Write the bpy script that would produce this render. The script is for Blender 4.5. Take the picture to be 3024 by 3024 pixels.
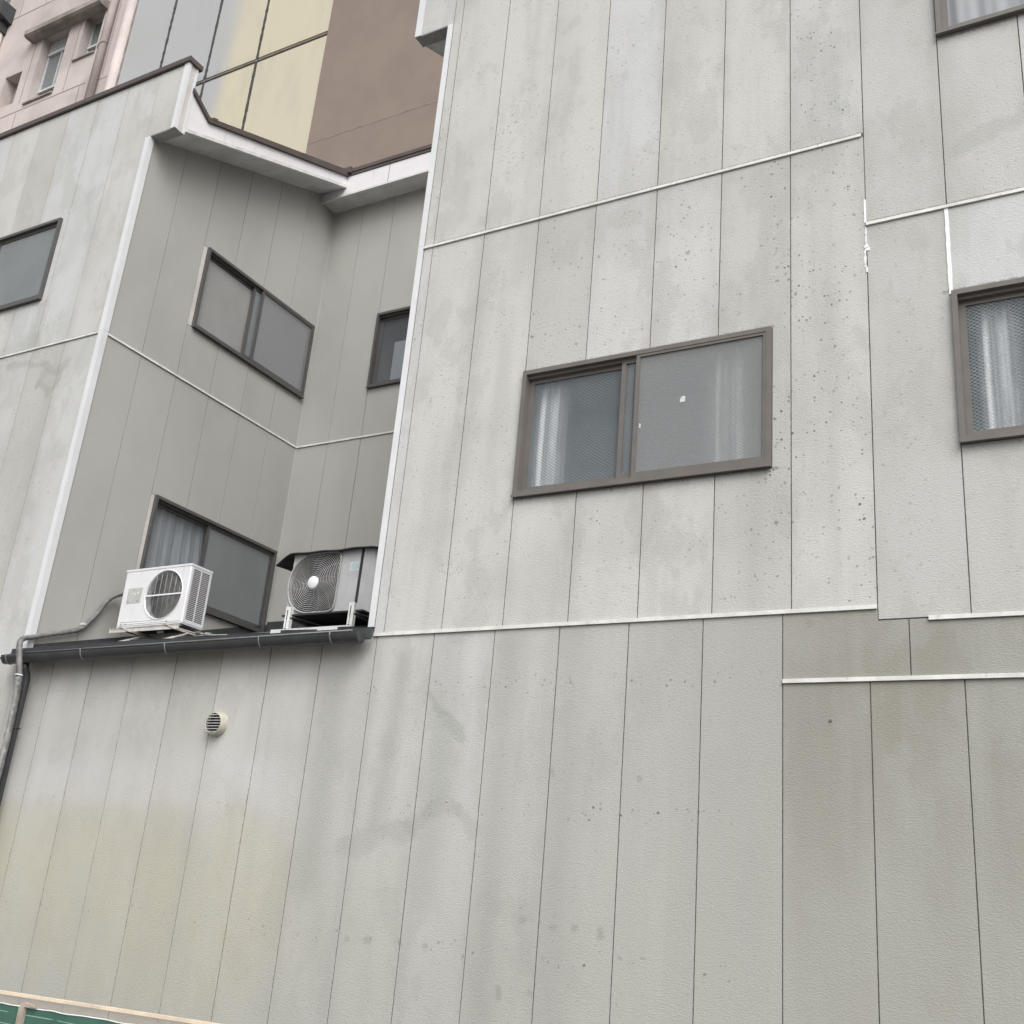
import bpy, math, random
from mathutils import Vector, Matrix
R = math.radians
rng = random.Random(7)
sc = bpy.context.scene
for o in list(bpy.data.objects): bpy.data.objects.remove(o)
COL = sc.collection

# ------------------------------------------------------------------ camera
# front wall plane is y = 0, x to the right, z up, z = 0 at the white strip above the ground floor
cam_d = bpy.data.cameras.new('camera'); cam = bpy.data.objects.new('camera', cam_d); COL.objects.link(cam)
yaw, pitch, roll = -0.5408, 0.3515, 0.0904
cp, sp, cy_, sy_ = math.cos(pitch), math.sin(pitch), math.cos(yaw), math.sin(yaw)
fw = Vector((sy_*cp, cy_*cp, sp)); rt = Vector((cy_, -sy_, 0)); up = rt.cross(fw)
r2 = math.cos(roll)*rt + math.sin(roll)*up; u2 = -math.sin(roll)*rt + math.cos(roll)*up
mw = Matrix((r2, u2, -fw)).transposed().to_4x4(); mw.translation = (4.3636, -5.7584, -1.6895)
cam.matrix_world = mw
cam_d.sensor_width = 36.0; cam_d.lens = 3258.47/3024*36.0
cam_d.clip_start = 0.05; cam_d.clip_end = 2000
sc.camera = cam
sc.render.resolution_x = sc.render.resolution_y = 1024

# ------------------------------------------------------------------ sky and sun (overcast)
SUN_EL, SUN_AZ = R(47), R(136)
w = bpy.data.worlds.new('World'); sc.world = w; w.use_nodes = True
nt = w.node_tree; nt.nodes.clear()
sky = nt.nodes.new('ShaderNodeTexSky'); sky.sky_type = 'NISHITA'; sky.sun_disc = False
sky.sun_elevation = SUN_EL; sky.sun_rotation = SUN_AZ; sky.air_density = 1.0; sky.dust_density = 6.0; sky.ozone_density = 1.0
hs = nt.nodes.new('ShaderNodeHueSaturation'); hs.inputs['Saturation'].default_value = 0.13
bg = nt.nodes.new('ShaderNodeBackground'); bg.inputs['Strength'].default_value = 0.13
wo = nt.nodes.new('ShaderNodeOutputWorld')
nt.links.new(sky.outputs[0], hs.inputs['Color']); nt.links.new(hs.outputs[0], bg.inputs[0]); nt.links.new(bg.outputs[0], wo.inputs[0])
sd = bpy.data.lights.new('sun', 'SUN'); sd.energy = 0.7; sd.angle = R(60); sd.color = (1, 0.98, 0.95)
so = bpy.data.objects.new('sun', sd); COL.objects.link(so)
sdir = Vector((math.sin(SUN_AZ)*math.cos(SUN_EL), math.cos(SUN_AZ)*math.cos(SUN_EL), math.sin(SUN_EL)))
so.rotation_euler = sdir.to_track_quat('Z', 'Y').to_euler(); so.location = (0, -10, 20)
sc.view_settings.view_transform = 'Standard'; sc.view_settings.look = 'None'
sc.view_settings.gamma = 1; sc.view_settings.use_curve_mapping = False
sc.view_settings.exposure = 0.6
sc.cycles.max_bounces = 6; sc.cycles.diffuse_bounces = 3; sc.cycles.glossy_bounces = 2; sc.cycles.transparent_max_bounces = 8

# ------------------------------------------------------------------ material helpers
class NT:
    def __init__(s, name):
        s.m = bpy.data.materials.new(name); s.m.use_nodes = True
        s.t = s.m.node_tree; s.b = s.t.nodes['Principled BSDF']; s.out = s.t.nodes['Material Output']
    def n(s, typ, **kw):
        nd = s.t.nodes.new(typ)
        for k, v in kw.items(): setattr(nd, k, v)
        return nd
    def link(s, a, b): s.t.links.new(a, b)
    def val(s, inp, v):
        if hasattr(v, 'is_output') or hasattr(v, 'links'): s.link(v, inp)
        else: inp.default_value = v
    def math(s, op, a, b=0.0, c=0.0, clamp=False):
        nd = s.n('ShaderNodeMath', operation=op); nd.use_clamp = clamp
        s.val(nd.inputs[0], a); s.val(nd.inputs[1], b); s.val(nd.inputs[2], c); return nd.outputs[0]
    def ramp(s, x, a, b, lo=0.0, hi=1.0):
        nd = s.n('ShaderNodeMapRange'); nd.interpolation_type = 'SMOOTHSTEP'
        s.val(nd.inputs[0], x); nd.inputs[1].default_value = a; nd.inputs[2].default_value = b
        nd.inputs[3].default_value = lo; nd.inputs[4].default_value = hi; return nd.outputs[0]
    def mix(s, f, a, b, mode='MIX'):
        nd = s.n('ShaderNodeMix', data_type='RGBA', blend_type=mode)
        s.val(nd.inputs[0], f); s.val(nd.inputs[6], a); s.val(nd.inputs[7], b); return nd.outputs[2]
    def pos(s): return s.n('ShaderNodeNewGeometry').outputs['Position']
    def scale(s, v, sx, sy, sz, off=(0, 0, 0)):
        nd = s.n('ShaderNodeMapping'); s.link(v, nd.inputs[0])
        nd.inputs['Scale'].default_value = (sx, sy, sz); nd.inputs['Location'].default_value = off; return nd.outputs[0]
    def noise(s, v, sc_=1.0, det=3.0, rough=0.55, dist=0.0, col=False):
        nd = s.n('ShaderNodeTexNoise'); s.link(v, nd.inputs['Vector']); nd.inputs['Scale'].default_value = sc_
        nd.inputs['Detail'].default_value = det; nd.inputs['Roughness'].default_value = rough
        nd.inputs['Distortion'].default_value = dist; return nd.outputs[1 if col else 0]
    def voro(s, v, sc_, feat='F1'):
        nd = s.n('ShaderNodeTexVoronoi', feature=feat); s.link(v, nd.inputs['Vector']); nd.inputs['Scale'].default_value = sc_
        return nd
    def bump(s, h, strength, dist):
        nd = s.n('ShaderNodeBump'); s.link(h, nd.inputs['Height']); nd.inputs['Strength'].default_value = strength
        nd.inputs['Distance'].default_value = dist; s.link(nd.outputs[0], s.b.inputs['Normal']); return nd
    def rnd(s): return s.n('ShaderNodeObjectInfo').outputs['Random']

def c4(c): return (c[0], c[1], c[2], 1.0)
def worn(name, col, rough=0.5, var=0.12, nscale=3.0, metal=0.0, spec=0.5, stain=None, streak=0.0, bump=0.0, bscale=60):
    """painted / plain surface with soft blotches, optional stain colour and vertical run marks"""
    k = NT(name); p = k.pos()
    n = k.noise(p, nscale, 4.0, 0.6)
    f = k.ramp(n, 0.3, 0.7, 1.0-var, 1.0+var*0.5)
    base = k.mix(1.0, c4(col), k.mix(f, (0, 0, 0, 1), (1, 1, 1, 1)), 'MULTIPLY')
    mul = k.n('ShaderNodeVectorMath', operation='SCALE'); mul.inputs[0].default_value = col; k.link(f, mul.inputs['Scale']); base = mul.outputs[0]
    if streak:
        s_ = k.noise(k.scale(p, 22, 22, 1.3), 1.0, 3.0)
        base = k.mix(k.ramp(s_, 0.55, 0.8, 0, streak), base, c4(stain or (0.12, 0.11, 0.1)))
    elif stain:
        s_ = k.noise(p, nscale*5, 5.0, 0.7)
        base = k.mix(k.ramp(s_, 0.58, 0.68, 0, 0.85), base, c4(stain))
    k.val(k.b.inputs['Base Color'], base); k.b.inputs['Roughness'].default_value = rough
    k.b.inputs['Metallic'].default_value = metal; k.b.inputs['Specular IOR Level'].default_value = spec
    if bump: k.bump(k.noise(p, bscale, 3.0), bump, 0.004)
    return k.m

def siding_mat(region):
    """region: 'left', 'low', 'main' (street face) or 'sheltered' (recess)"""
    k = NT('siding_'+region); p = k.pos(); r = k.rnd()
    sep = k.n('ShaderNodeSeparateXYZ'); k.link(p, sep.inputs[0]); X, Y, Z = sep.outputs
    base = k.mix(r, (0.535, 0.540, 0.542, 1), (0.532, 0.530, 0.500, 1))
    r2 = k.math('FRACT', k.math('MULTIPLY', r, 7.31))
    base = k.mix(k.ramp(r2, 0.66, 0.95, 0, 0.6), base, (0.425, 0.424, 0.395, 1))
    h = k.noise(k.scale(p, 72, 72, 145), 1.0, 2.0, 0.6, 0.6)
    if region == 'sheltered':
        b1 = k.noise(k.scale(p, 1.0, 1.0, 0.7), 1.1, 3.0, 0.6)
        base = k.mix(k.ramp(b1, 0.36, 0.70, 0, 0.6), (0.392, 0.391, 0.366, 1), (0.322, 0.322, 0.303, 1))  # same siding as the street face, the recess shade put into its colour
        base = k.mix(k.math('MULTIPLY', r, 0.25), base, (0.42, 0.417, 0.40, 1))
    else:
        b1 = k.noise(k.scale(p, 1.0, 1.0, 0.7), 1.3, 4.0, 0.6)
        st = k.noise(k.scale(p, 4.5, 4.5, 0.35), 1.0, 3.0, 0.6)
        if region == 'low':
            # ground floor: browner boards right of the joint, gradual darkening towards the right
            rb = k.math('GREATER_THAN', X, 2.682)
            base = k.mix(k.math('MULTIPLY_ADD', rb, 0.34, k.ramp(X, 0.6, 3.0, 0.0, 0.56)), base, (0.225, 0.218, 0.182, 1))
            base = k.mix(k.ramp(Z, -0.2, -2.2, 0.14, 0.62), base, (0.39, 0.387, 0.348, 1))  # shade towards the ground, put into the base colour
        base = k.mix(k.ramp(b1, 0.42, 0.70, 0, 0.46), base, (0.375, 0.376, 0.35, 1))
        base = k.mix(k.ramp(st, 0.46, 0.74, 0, 0.20 if region == 'left' else 0.38), base, (0.37, 0.372, 0.355, 1))
        base = k.mix(k.ramp(st, 0.48, 0.28, 0, 0.07), base, (0.64, 0.64, 0.63, 1))
        b2 = k.noise(k.scale(p, 1.0, 1.0, 0.6, (11, 2, 4)), 3.2, 5.0, 0.62)
        base = k.mix(k.ramp(b2, 0.53, 0.60, 0, 0.30), base, (0.36, 0.362, 0.34, 1))
        if region == 'low':
            # yellow tint low on the lean-to front, pale band above it
            zn = k.math('MULTIPLY_ADD', b1, 0.45, Z)
            lx = k.ramp(k.math('MULTIPLY_ADD', b1, 0.6, X), 0.45, -0.75)
            band = k.math('MULTIPLY', k.ramp(zn, -0.42, -0.75), k.ramp(zn, -1.02, -0.86))
            base = k.mix(k.math('MULTIPLY', k.math('MULTIPLY', band, lx), 0.3), base, (0.60, 0.605, 0.62, 1))
            ya = k.math('MULTIPLY', k.math('MULTIPLY', k.ramp(zn, -0.60, -1.45), k.ramp(zn, -2.6, -1.15, 0.35, 1.0)), lx)
            base = k.mix(k.math('MULTIPLY', k.math('MULTIPLY', ya, k.ramp(b2, 0.32, 0.62, 0.35, 1.0)), 0.5), base, (0.50, 0.455, 0.33, 1))
        # individual stains, as distance to short strokes in (x, z), edges broken up by noise
        jn = k.noise(p, 7.0, 4.0, 0.65, col=True)
        js = k.n('ShaderNodeSeparateColor'); k.link(jn, js.inputs[0])
        jx = k.math('MULTIPLY_ADD', k.math('SUBTRACT', js.outputs[0], 0.5), 0.20, X)
        jz = k.math('MULTIPLY_ADD', k.math('SUBTRACT', js.outputs[1], 0.5), 0.20, Z)
        def stroke(x0, z0, x1, z1, rad, amt, col, px=jx, pz=jz, soft=0.3):
            nonlocal base
            dx, dz = x1-x0, z1-z0; L2 = dx*dx+dz*dz+1e-9
            ax = k.math('SUBTRACT', px, x0); az = k.math('SUBTRACT', pz, z0)
            t = k.math('MULTIPLY', k.math('MULTIPLY_ADD', ax, dx, k.math('MULTIPLY', az, dz)), 1/L2, clamp=True)
            ex = k.math('MULTIPLY_ADD', t, -dx, ax); ez = k.math('MULTIPLY_ADD', t, -dz, az)
            d = k.math('SQRT', k.math('MULTIPLY_ADD', ex, ex, k.math('MULTIPLY', ez, ez)))
            base = k.mix(k.ramp(d, rad, rad*soft, 0.0, amt), base, c4(col))
        dk = (0.33, 0.332, 0.31)
        ddx = k.math('MULTIPLY_ADD', k.math('SUBTRACT', js.outputs[0], 0.5), 0.07, X); ddz = k.math('MULTIPLY_ADD', k.math('SUBTRACT', js.outputs[1], 0.5), 0.07, Z)
        DOTS = ((0.01, -1.89, 0.03, 0.0), (0.16, -1.88, 0.036, 0.0), (0.40, -1.87, 0.028, 0.02), (0.58, -1.88, 0.026, 0.0), (1.53, -1.71, 0.032, 0.0), (1.69, -1.71, 0.03, 0.03), (1.21, -1.69, 0.034, 0.0), (1.09, -2.05, 0.03, 0.05), (1.29, -2.06, 0.024, 0.0), (1.40, -1.71, 0.03, 0.0), (1.33, -0.87, 0.026, 0.02), (1.88, -0.91, 0.026, 0.0), (2.92, -0.04, 0.03, 0.0), (2.83, -0.06, 0.03, 0.02))
        if region == 'left':       # hook-shaped water mark, run below the window
            for a in ((-4.02, 2.80, -4.15, 2.70), (-4.15, 2.70, -4.36, 2.82), (-4.12, 2.72, -4.10, 2.60), (-4.10, 2.60, -4.20, 2.51), (-4.20, 2.51, -4.38, 2.63), (-4.38, 2.63, -4.30, 2.75), (-4.36, 2.84, -4.9, 2.90)):
                stroke(*a, 0.06, 0.5, dk)
            stroke(-4.62, 3.5, -4.62, 3.12, 0.12, 0.3, dk); stroke(-4.62, 3.12, -5.1, 3.06, 0.13, 0.3, dk); stroke(-4.35, 4.7, -4.45, 4.0, 0.25, 0.28, dk, soft=0)
        if region == 'low':        # slanted run, arch, soft streaks, row of stains
            stroke(0.42, -0.40, 0.53, -0.53, 0.045, 0.5, dk); stroke(0.53, -0.53, 0.70, -0.70, 0.038, 0.5, dk)
            stroke(-0.1, -1.36, 0.37, -1.23, 0.10, 0.42, dk); stroke(0.37, -1.22, 0.51, -1.12, 0.085, 0.42, dk)
            stroke(0.51, -1.12, 0.72, -1.10, 0.065, 0.38, dk); stroke(0.72, -1.10, 0.84, -1.24, 0.06, 0.32, dk)
            stroke(0.20, -0.2, 0.12, -1.2, 0.13, 0.49, dk, X, jz, 0); stroke(-0.36, -0.3, -0.36, -1.6, 0.2, 0.49, dk, X, jz, 0)
            stroke(0.52, -0.1, 0.52, -1.6, 0.2, 0.41, dk, X, jz, 0); stroke(0.97, -0.1, 0.97, -3.2, 0.2, 0.54, dk, X, jz, 0)
            stroke(1.42, -0.1, 1.42, -2.6, 0.2, 0.47, dk, X, jz, 0)
            for q in DOTS: stroke(q[0], q[1], q[0]+0.01, q[1]-q[3], q[2], 0.42, (0.25, 0.245, 0.225), ddx, ddz, 0.2)
            stroke(0.95, -1.62, 1.25, -1.66, 0.06, 0.25, dk); stroke(1.2, -1.7, 1.27, -1.95, 0.07, 0.25, dk)
        if region == 'main':
            stroke(2.93, 0.6, 2.93, 3.0, 0.22, 0.25, (0.37, 0.365, 0.34), X, jz, 0); stroke(2.55, 0.85, 2.5, 0.1, 0.2, 0.25, (0.37, 0.365, 0.34), X, jz, 0)
            stroke(4.3, 2.95, 3.7, 2.75, 0.09, 0.35, dk); stroke(3.5, 2.85, 3.42, 3.1, 0.12, 0.25, dk)
        # moss lines on top of the strips and the window heads
        mn = k.noise(p, 60.0, 2.0, 0.7)
        mz = k.math('MULTIPLY_ADD', k.math('SUBTRACT', mn, 0.5), 0.035, Z)
        moss = (0.12, 0.118, 0.105)
        for a in {'main': ((0.9, 1.792, 2.62, 1.792), (3.2, 2.388, 6.0, 2.388), (0.0, 3.042, 3.18, 3.042), (3.6, 1.81, 5.4, 1.81), (0.9, 0.86, 2.65, 0.86), (3.65, 3.598, 5.3, 3.598)),
                  'left': ((-5.6, 3.04, -3.7, 3.04),), 'low': ((3.3, -0.38, 5.0, -0.38),)}[region]:
            stroke(*a, 0.014, 0.55, moss, X, mz, 0.4)
        # mould specks: small ones and a few larger, in clusters
        cl = k.noise(k.scale(p, 1.0, 1.0, 0.8, (3, 0, 5)), 2.3, 2.0, 0.6)
        for s_, th, amt, lo, hi in ((46.0, 0.46, 0.82, 0.36, 0.58), (17.0, 0.25, 0.72, 0.36, 0.60)):
            v = k.voro(k.scale(p, 1.0, 1.0, 1.0, (s_, 1, 2)), s_)
            vs = k.n('ShaderNodeSeparateColor'); k.link(v.outputs['Color'], vs.inputs[0])
            size = k.math('MULTIPLY', k.math('SUBTRACT', vs.outputs[0], 0.60, clamp=True), th*2.2)
            dd = k.math('MULTIPLY_ADD', k.math('SUBTRACT', mn, 0.5), 0.75, v.outputs['Distance'])
            m = k.math('LESS_THAN', dd, size)
            am = k.ramp(cl, lo, hi, 0.0, amt)
            am = k.math('MULTIPLY', am, vs.outputs[2])
            if region == 'low': am = k.math('MULTIPLY', am, k.math('MULTIPLY', k.ramp(X, -0.6, 0.4, 0.35, 0.75), k.ramp(X, 2.0, 2.7, 1.0, 0.12)))
            if region == 'low':
                row = k.math('ABSOLUTE', k.math('SUBTRACT', k.math('FRACT', k.math('MULTIPLY_ADD', k.math('ADD', Z, k.math('MULTIPLY', b1, 0.12)), 1.32, 0.88)), 0.5))
                am = k.math('MULTIPLY', am, k.ramp(row, 0.10, 0.03, 0.35, 1.6))
            else: am = k.math('MULTIPLY', k.math('MULTIPLY', am, k.math('MULTIPLY', k.ramp(X, 3.17, 3.2, 1.0, 0.22), k.math('MULTIPLY_ADD', k.ramp(X, 2.5, 2.72, 0.0, 1.0), k.math('LESS_THAN', Z, 3.03), 0.85))), k.ramp(r2, 0.0, 0.8, 0.5, 1.15))
            if region == 'left': am = k.math('MULTIPLY', am, 0.6)
            base = k.mix(k.math('MULTIPLY', m, am), base, (0.13, 0.128, 0.115, 1))
    if region != 'sheltered':
        # grime and chipped paint along the long edges of each board
        tc = k.n('ShaderNodeTexCoord').outputs['Object']; ts = k.n('ShaderNodeSeparateXYZ'); k.link(tc, ts.inputs[0])
        oc = k.n('ShaderNodeSeparateColor'); k.link(k.n('ShaderNodeObjectInfo').outputs['Color'], oc.inputs[0])
        ed = k.math('SUBTRACT', oc.outputs[0], k.math('ABSOLUTE', ts.outputs[0]))
        g1 = k.ramp(k.math('MULTIPLY_ADD', k.math('SUBTRACT', mn, 0.5), 0.024, ed), 0.003, -0.002, 0.0, 0.36)
        base = k.mix(g1, base, (0.17, 0.165, 0.15, 1))
        g2 = k.math('MULTIPLY', k.ramp(ed, 0.10, 0.0), k.ramp(b1, 0.35, 0.7, 0.0, 0.34))
        base = k.mix(g2, base, (0.37, 0.365, 0.34, 1))
    k.val(k.b.inputs['Base Color'], base)
    k.b.inputs['Roughness'].default_value = 0.75; k.b.inputs['Specular IOR Level'].default_value = 0.3
    # embossed, slightly horizontal stucco grain
    k.bump(k.ramp(h, 0.36, 0.66), 0.34, 0.0036)
    return k.m

def pane_mat(name, col, rough, alpha, wire=0.0, spec=0.6):
    """window glass: tinted reflective coat over a partly clear body"""
    k = NT(name); p = k.pos()
    sep = k.n('ShaderNodeSeparateXYZ'); k.link(p, sep.inputs[0]); X, Y, Z = sep.outputs
    base = c4(col); a = alpha
    if wire:
        U = k.math('ADD', X, Y)
        def lines(s1, s2):
            q = k.math('ADD', k.math('MULTIPLY', U, s1), k.math('MULTIPLY', Z, s2))
            fr = k.math('FRACT', q); return k.math('ABSOLUTE', k.math('SUBTRACT', fr, 0.5))
        l1, l2 = lines(32, 47), lines(32, -47)
        m = k.math('MAXIMUM', k.ramp(l1, 0.32, 0.45), k.ramp(l2, 0.32, 0.45))
        n = k.noise(p, 3.0, 3.0)
        m = k.math('MULTIPLY', m, k.ramp(n, 0.35, 0.6, 0.75, 1.0))
        base = k.mix(k.math('MULTIPLY', m, wire), c4(col), (0.55, 0.58, 0.60, 1))
        a = k.math('MULTIPLY_ADD', m, wire*0.5, alpha, clamp=True)
    else:
        n = k.noise(k.scale(p, 1.2, 1.2, 0.8), 1.7, 4.0, 0.6)           # dusty film
        base = k.mix(k.ramp(n, 0.35, 0.7, 0.0, 0.35), c4(col), c4([v*0.68 for v in col]))
    k.val(k.b.inputs['Base Color'], base); k.val(k.b.inputs['Alpha'], a)
    k.b.inputs['Roughness'].default_value = rough; k.b.inputs['Specular IOR Level'].default_value = spec
    return k.m

def screen_mat():
    k = NT('insect_screen')
    k.b.inputs['Base Color'].default_value = (0.395, 0.40, 0.405, 1); k.b.inputs['Roughness'].default_value = 0.8
    k.b.inputs['Alpha'].default_value = 0.26
    return k.m

def grey_cream_mat():
    k = NT('curtain_wall_panel'); p = k.pos(); r = k.rnd()
    sep = k.n('ShaderNodeSeparateXYZ'); k.link(p, sep.inputs[0]); X, Y, Z = sep.outputs
    xx = k.math('MULTIPLY_ADD', k.math('SUBTRACT', k.noise(k.scale(p, 1, 1, 0.25), 0.9, 4.0), 0.5), 0.9, X)
    f = k.ramp(xx, -13.15, -12.15)
    base = k.mix(f, (0.40, 0.41, 0.425, 1), (0.56, 0.515, 0.385, 1))
    base = k.mix(k.math('MULTIPLY', r, 0.12), base, (0.48, 0.46, 0.42, 1))
    n = k.noise(k.scale(p, 1.0, 1.0, 0.35), 1.6, 4.0)
    base = k.mix(k.ramp(n, 0.45, 0.75, 0, 0.30), base, (0.36, 0.35, 0.31, 1))
    g = k.ramp(k.math('ADD', k.math('SUBTRACT', Z, 15.93), k.math('MULTIPLY', k.noise(p, 3.0, 4.0), 0.5)), 0.0, 0.55, 1.0, 0.0)
    g = k.math('MULTIPLY', k.math('MULTIPLY', g, k.math('GREATER_THAN', Z, 15.8)), k.ramp(X, -11.0, -12.6))
    base = k.mix(k.math('MULTIPLY', g, 0.35), base, (0.2, 0.2, 0.18, 1))
    sk = k.noise(k.scale(p, 7, 7, 0.3), 1.0, 3.0)
    base = k.mix(k.ramp(sk, 0.56, 0.75, 0, 0.3), base, (0.42, 0.40, 0.34, 1))
    k.val(k.b.inputs['Base Color'], base); k.b.inputs['Roughness'].default_value = 0.5
    return k.m

def green_sheet_mat():
    k = NT('green_sheet'); tc = k.n('ShaderNodeTexCoord').outputs['Object']
    sep = k.n('ShaderNodeSeparateXYZ'); k.link(tc, sep.inputs[0]); X, Y, Z = sep.outputs
    z2 = k.math('FRACT', k.math('MULTIPLY', Z, 17.0)); ln = k.math('LESS_THAN', z2, 0.06)
    dash = k.ramp(k.noise(k.scale(tc, 5, 1, 30), 1.0, 2.0), 0.42, 0.52)
    n = k.noise(k.scale(tc, 2, 2, 3), 2.0, 4.0)
    base = k.mix(n, (0.042, 0.115, 0.085, 1), (0.065, 0.15, 0.115, 1))
    blk = k.ramp(k.noise(k.scale(tc, 3.2, 1, 0.2), 1.0, 1.0), 0.5, 0.53, 0, 0.35)
    base = k.mix(blk, base, (0.035, 0.11, 0.085, 1))
    base = k.mix(k.math('MULTIPLY', k.math('MULTIPLY', ln, dash), 0.7), base, (0.45, 0.6, 0.52, 1))
    k.val(k.b.inputs['Base Color'], base); k.b.inputs['Roughness'].default_value = 0.45
    return k.m

MAT = {}
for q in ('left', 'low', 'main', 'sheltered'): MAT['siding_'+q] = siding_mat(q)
MAT['joint'] = worn('joint_sealant', (0.12, 0.115, 0.105), 0.9, 0.4, 25)
MAT['trim'] = worn('white_trim', (0.63, 0.63, 0.60), 0.45, 0.16, 7, stain=(0.44, 0.43, 0.39))
MAT['corner'] = worn('corner_trim', (0.66, 0.67, 0.69), 0.4, 0.06, 3)
MAT['seal'] = worn('fresh_sealant', (0.82, 0.83, 0.83), 0.5, 0.06, 20, bump=0.6, bscale=90)
MAT['bronze'] = worn('bronze_aluminium', (0.142, 0.130, 0.118), 0.42, 0.10, 8, metal=0.0)
MAT['bronze_shaded'] = worn('shaded_bronze_aluminium', (0.085, 0.083, 0.08), 0.42, 0.10, 8)  # darker copy of the bronze: recess shade put into the colour
MAT['brown'] = worn('brown_flashing', (0.088, 0.070, 0.065), 0.45, 0.15, 5)
MAT['fascia'] = worn('white_fascia', (0.72, 0.70, 0.72), 0.5, 0.05, 3, stain=(0.42, 0.41, 0.42), streak=0.45)
MAT['soffit'] = worn('soffit_board', (0.66, 0.66, 0.655), 0.6, 0.22, 2.2)
MAT['soffit_grey'] = worn('grey_soffit_board', (0.32, 0.32, 0.32), 0.6, 0.2, 4)
MAT['pale'] = worn('pale_siding_return', (0.55, 0.53, 0.50), 0.7, 0.15, 4)
MAT['gutter'] = worn('gutter_plastic', (0.045, 0.047, 0.050), 0.38, 0.2, 6)
MAT['gutter_lip'] = worn('gutter_lip', (0.16, 0.165, 0.175), 0.4, 0.2, 9)  # paler than the gutter: highlight along the lip put into the colour
MAT['roof'] = worn('roof_metal', (0.045, 0.047, 0.05), 0.6, 0.25, 5)
MAT['ac_white'] = worn('white_enamel', (0.71, 0.71, 0.735), 0.38, 0.05, 4, stain=(0.46, 0.44, 0.41), streak=0.4)
MAT['ac_grey'] = worn('grey_enamel', (0.50, 0.50, 0.505), 0.4, 0.12, 4, stain=(0.38, 0.38, 0.38), streak=0.5)
MAT['ac_dark'] = worn('dark_grille', (0.038, 0.038, 0.036), 0.7, 0.3, 12)
MAT['ac_fin'] = worn('heat_exchanger', (0.13, 0.128, 0.122), 0.6, 0.35, 9)
MAT['wire'] = worn('grille_wire', (0.34, 0.34, 0.34), 0.45, 0.2, 10)
MAT['wire_light'] = worn('grille_wire_light', (0.37, 0.37, 0.37), 0.45, 0.2, 10)
MAT['hub'] = worn('white_plastic', (0.78, 0.79, 0.82), 0.4, 0.03, 4)
MAT['plate'] = worn('grey_label_plate', (0.47, 0.48, 0.46), 0.5, 0.15, 25)
MAT['mark'] = worn('pale_print', (0.75, 0.76, 0.74), 0.5, 0.1, 25)
MAT['rusty'] = worn('rusty_white_steel', (0.58, 0.56, 0.52), 0.6, 0.2, 8, stain=(0.19, 0.10, 0.055))
MAT['steel'] = worn('galvanised_steel', (0.76, 0.765, 0.75), 0.45, 0.1, 14, stain=(0.58, 0.57, 0.54))
MAT['peel'] = worn('peeling_white_steel', (0.60, 0.61, 0.62), 0.5, 0.2, 4.5, stain=(0.05, 0.05, 0.05))
MAT['black'] = worn('black_rubber', (0.03, 0.03, 0.032), 0.7, 0.3, 9)
MAT['black_sheet'] = worn('black_sheet', (0.045, 0.045, 0.047), 0.65, 0.35, 7)
MAT['bluelabel'] = worn('blue_label', (0.42, 0.56, 0.60), 0.5, 0.15, 30)
MAT['white'] = worn('white_paper', (0.62, 0.62, 0.62), 0.6, 0.1, 40)
MAT['hose'] = worn('grey_tape_wrap', (0.17, 0.17, 0.165), 0.6, 0.35, 16, stain=(0.17, 0.17, 0.165))
MAT['tape'] = worn('white_tape', (0.28, 0.28, 0.275), 0.6, 0.25, 18, stain=(0.19, 0.19, 0.185))
MAT['vent'] = worn('beige_vent', (0.46, 0.43, 0.37), 0.45, 0.15, 18)
MAT['vent_slat'] = worn('pale_vent_slat', (0.42, 0.42, 0.40), 0.5, 0.1, 18)
MAT['curtain'] = worn('net_curtain', (0.86, 0.88, 0.92), 0.9, 0.05, 3)
def sheer_mat():
    k = NT('sheer_curtain'); g_ = k.n('ShaderNodeTexCoord').outputs['Generated']
    sep = k.n('ShaderNodeSeparateXYZ'); k.link(g_, sep.inputs[0]); X, Y, Z = sep.outputs
    n = k.noise(k.scale(g_, 0.4, 0.0, 0.9), 1.6, 2.0, 0.5)
    xs_ = k.math('MULTIPLY_ADD', k.math('SUBTRACT', n, 0.5), 0.22, X)          # folds wander a little
    def fold(c, w_, a_): return k.ramp(k.math('ABSOLUTE', k.math('SUBTRACT', xs_, c)), w_, 0.0, 0.0, a_)
    a = k.math('MAXIMUM', k.math('MAXIMUM', fold(0.26, 0.13, 1.0), fold(0.55, 0.18, 0.95)), fold(0.45, 0.5, 0.5))
    a = k.math('MULTIPLY', a, k.ramp(Z, 1.0, 0.75, 0.4, 1.0))
    k.b.inputs['Base Color'].default_value = (0.95, 0.96, 0.98, 1); k.b.inputs['Roughness'].default_value = 0.9
    k.val(k.b.inputs['Alpha'], a); return k.m
MAT['sheer'] = sheer_mat()
MAT['curtain2'] = worn('blue_grey_curtain', (0.55, 0.60, 0.64), 0.9, 0.10, 3)
MAT['room'] = worn('dim_room', (0.22, 0.235, 0.245), 0.9, 0.1, 2)
MAT['reflection'] = worn('reflection_colour', (0.46, 0.50, 0.56), 0.9, 0.05, 2)  # colour of the reflection in the back recess window
MAT['pane'] = pane_mat('wired_glass', (0.19, 0.235, 0.26), 0.12, 0.18, 0.5, 0.7)
MAT['pane_frost'] = pane_mat('frosted_glass', (0.225, 0.245, 0.25), 0.10, 0.82, 0, 0.8)
MAT['pane_grey'] = pane_mat('grey_frosted_glass', (0.32, 0.32, 0.315), 0.14, 0.9, 0, 0.7)
MAT['pane_clear'] = pane_mat('clear_glass', (0.20, 0.215, 0.23), 0.08, 0.28, 0, 0.8)
MAT['screen'] = screen_mat()
MAT['greycream'] = grey_cream_mat()
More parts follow.
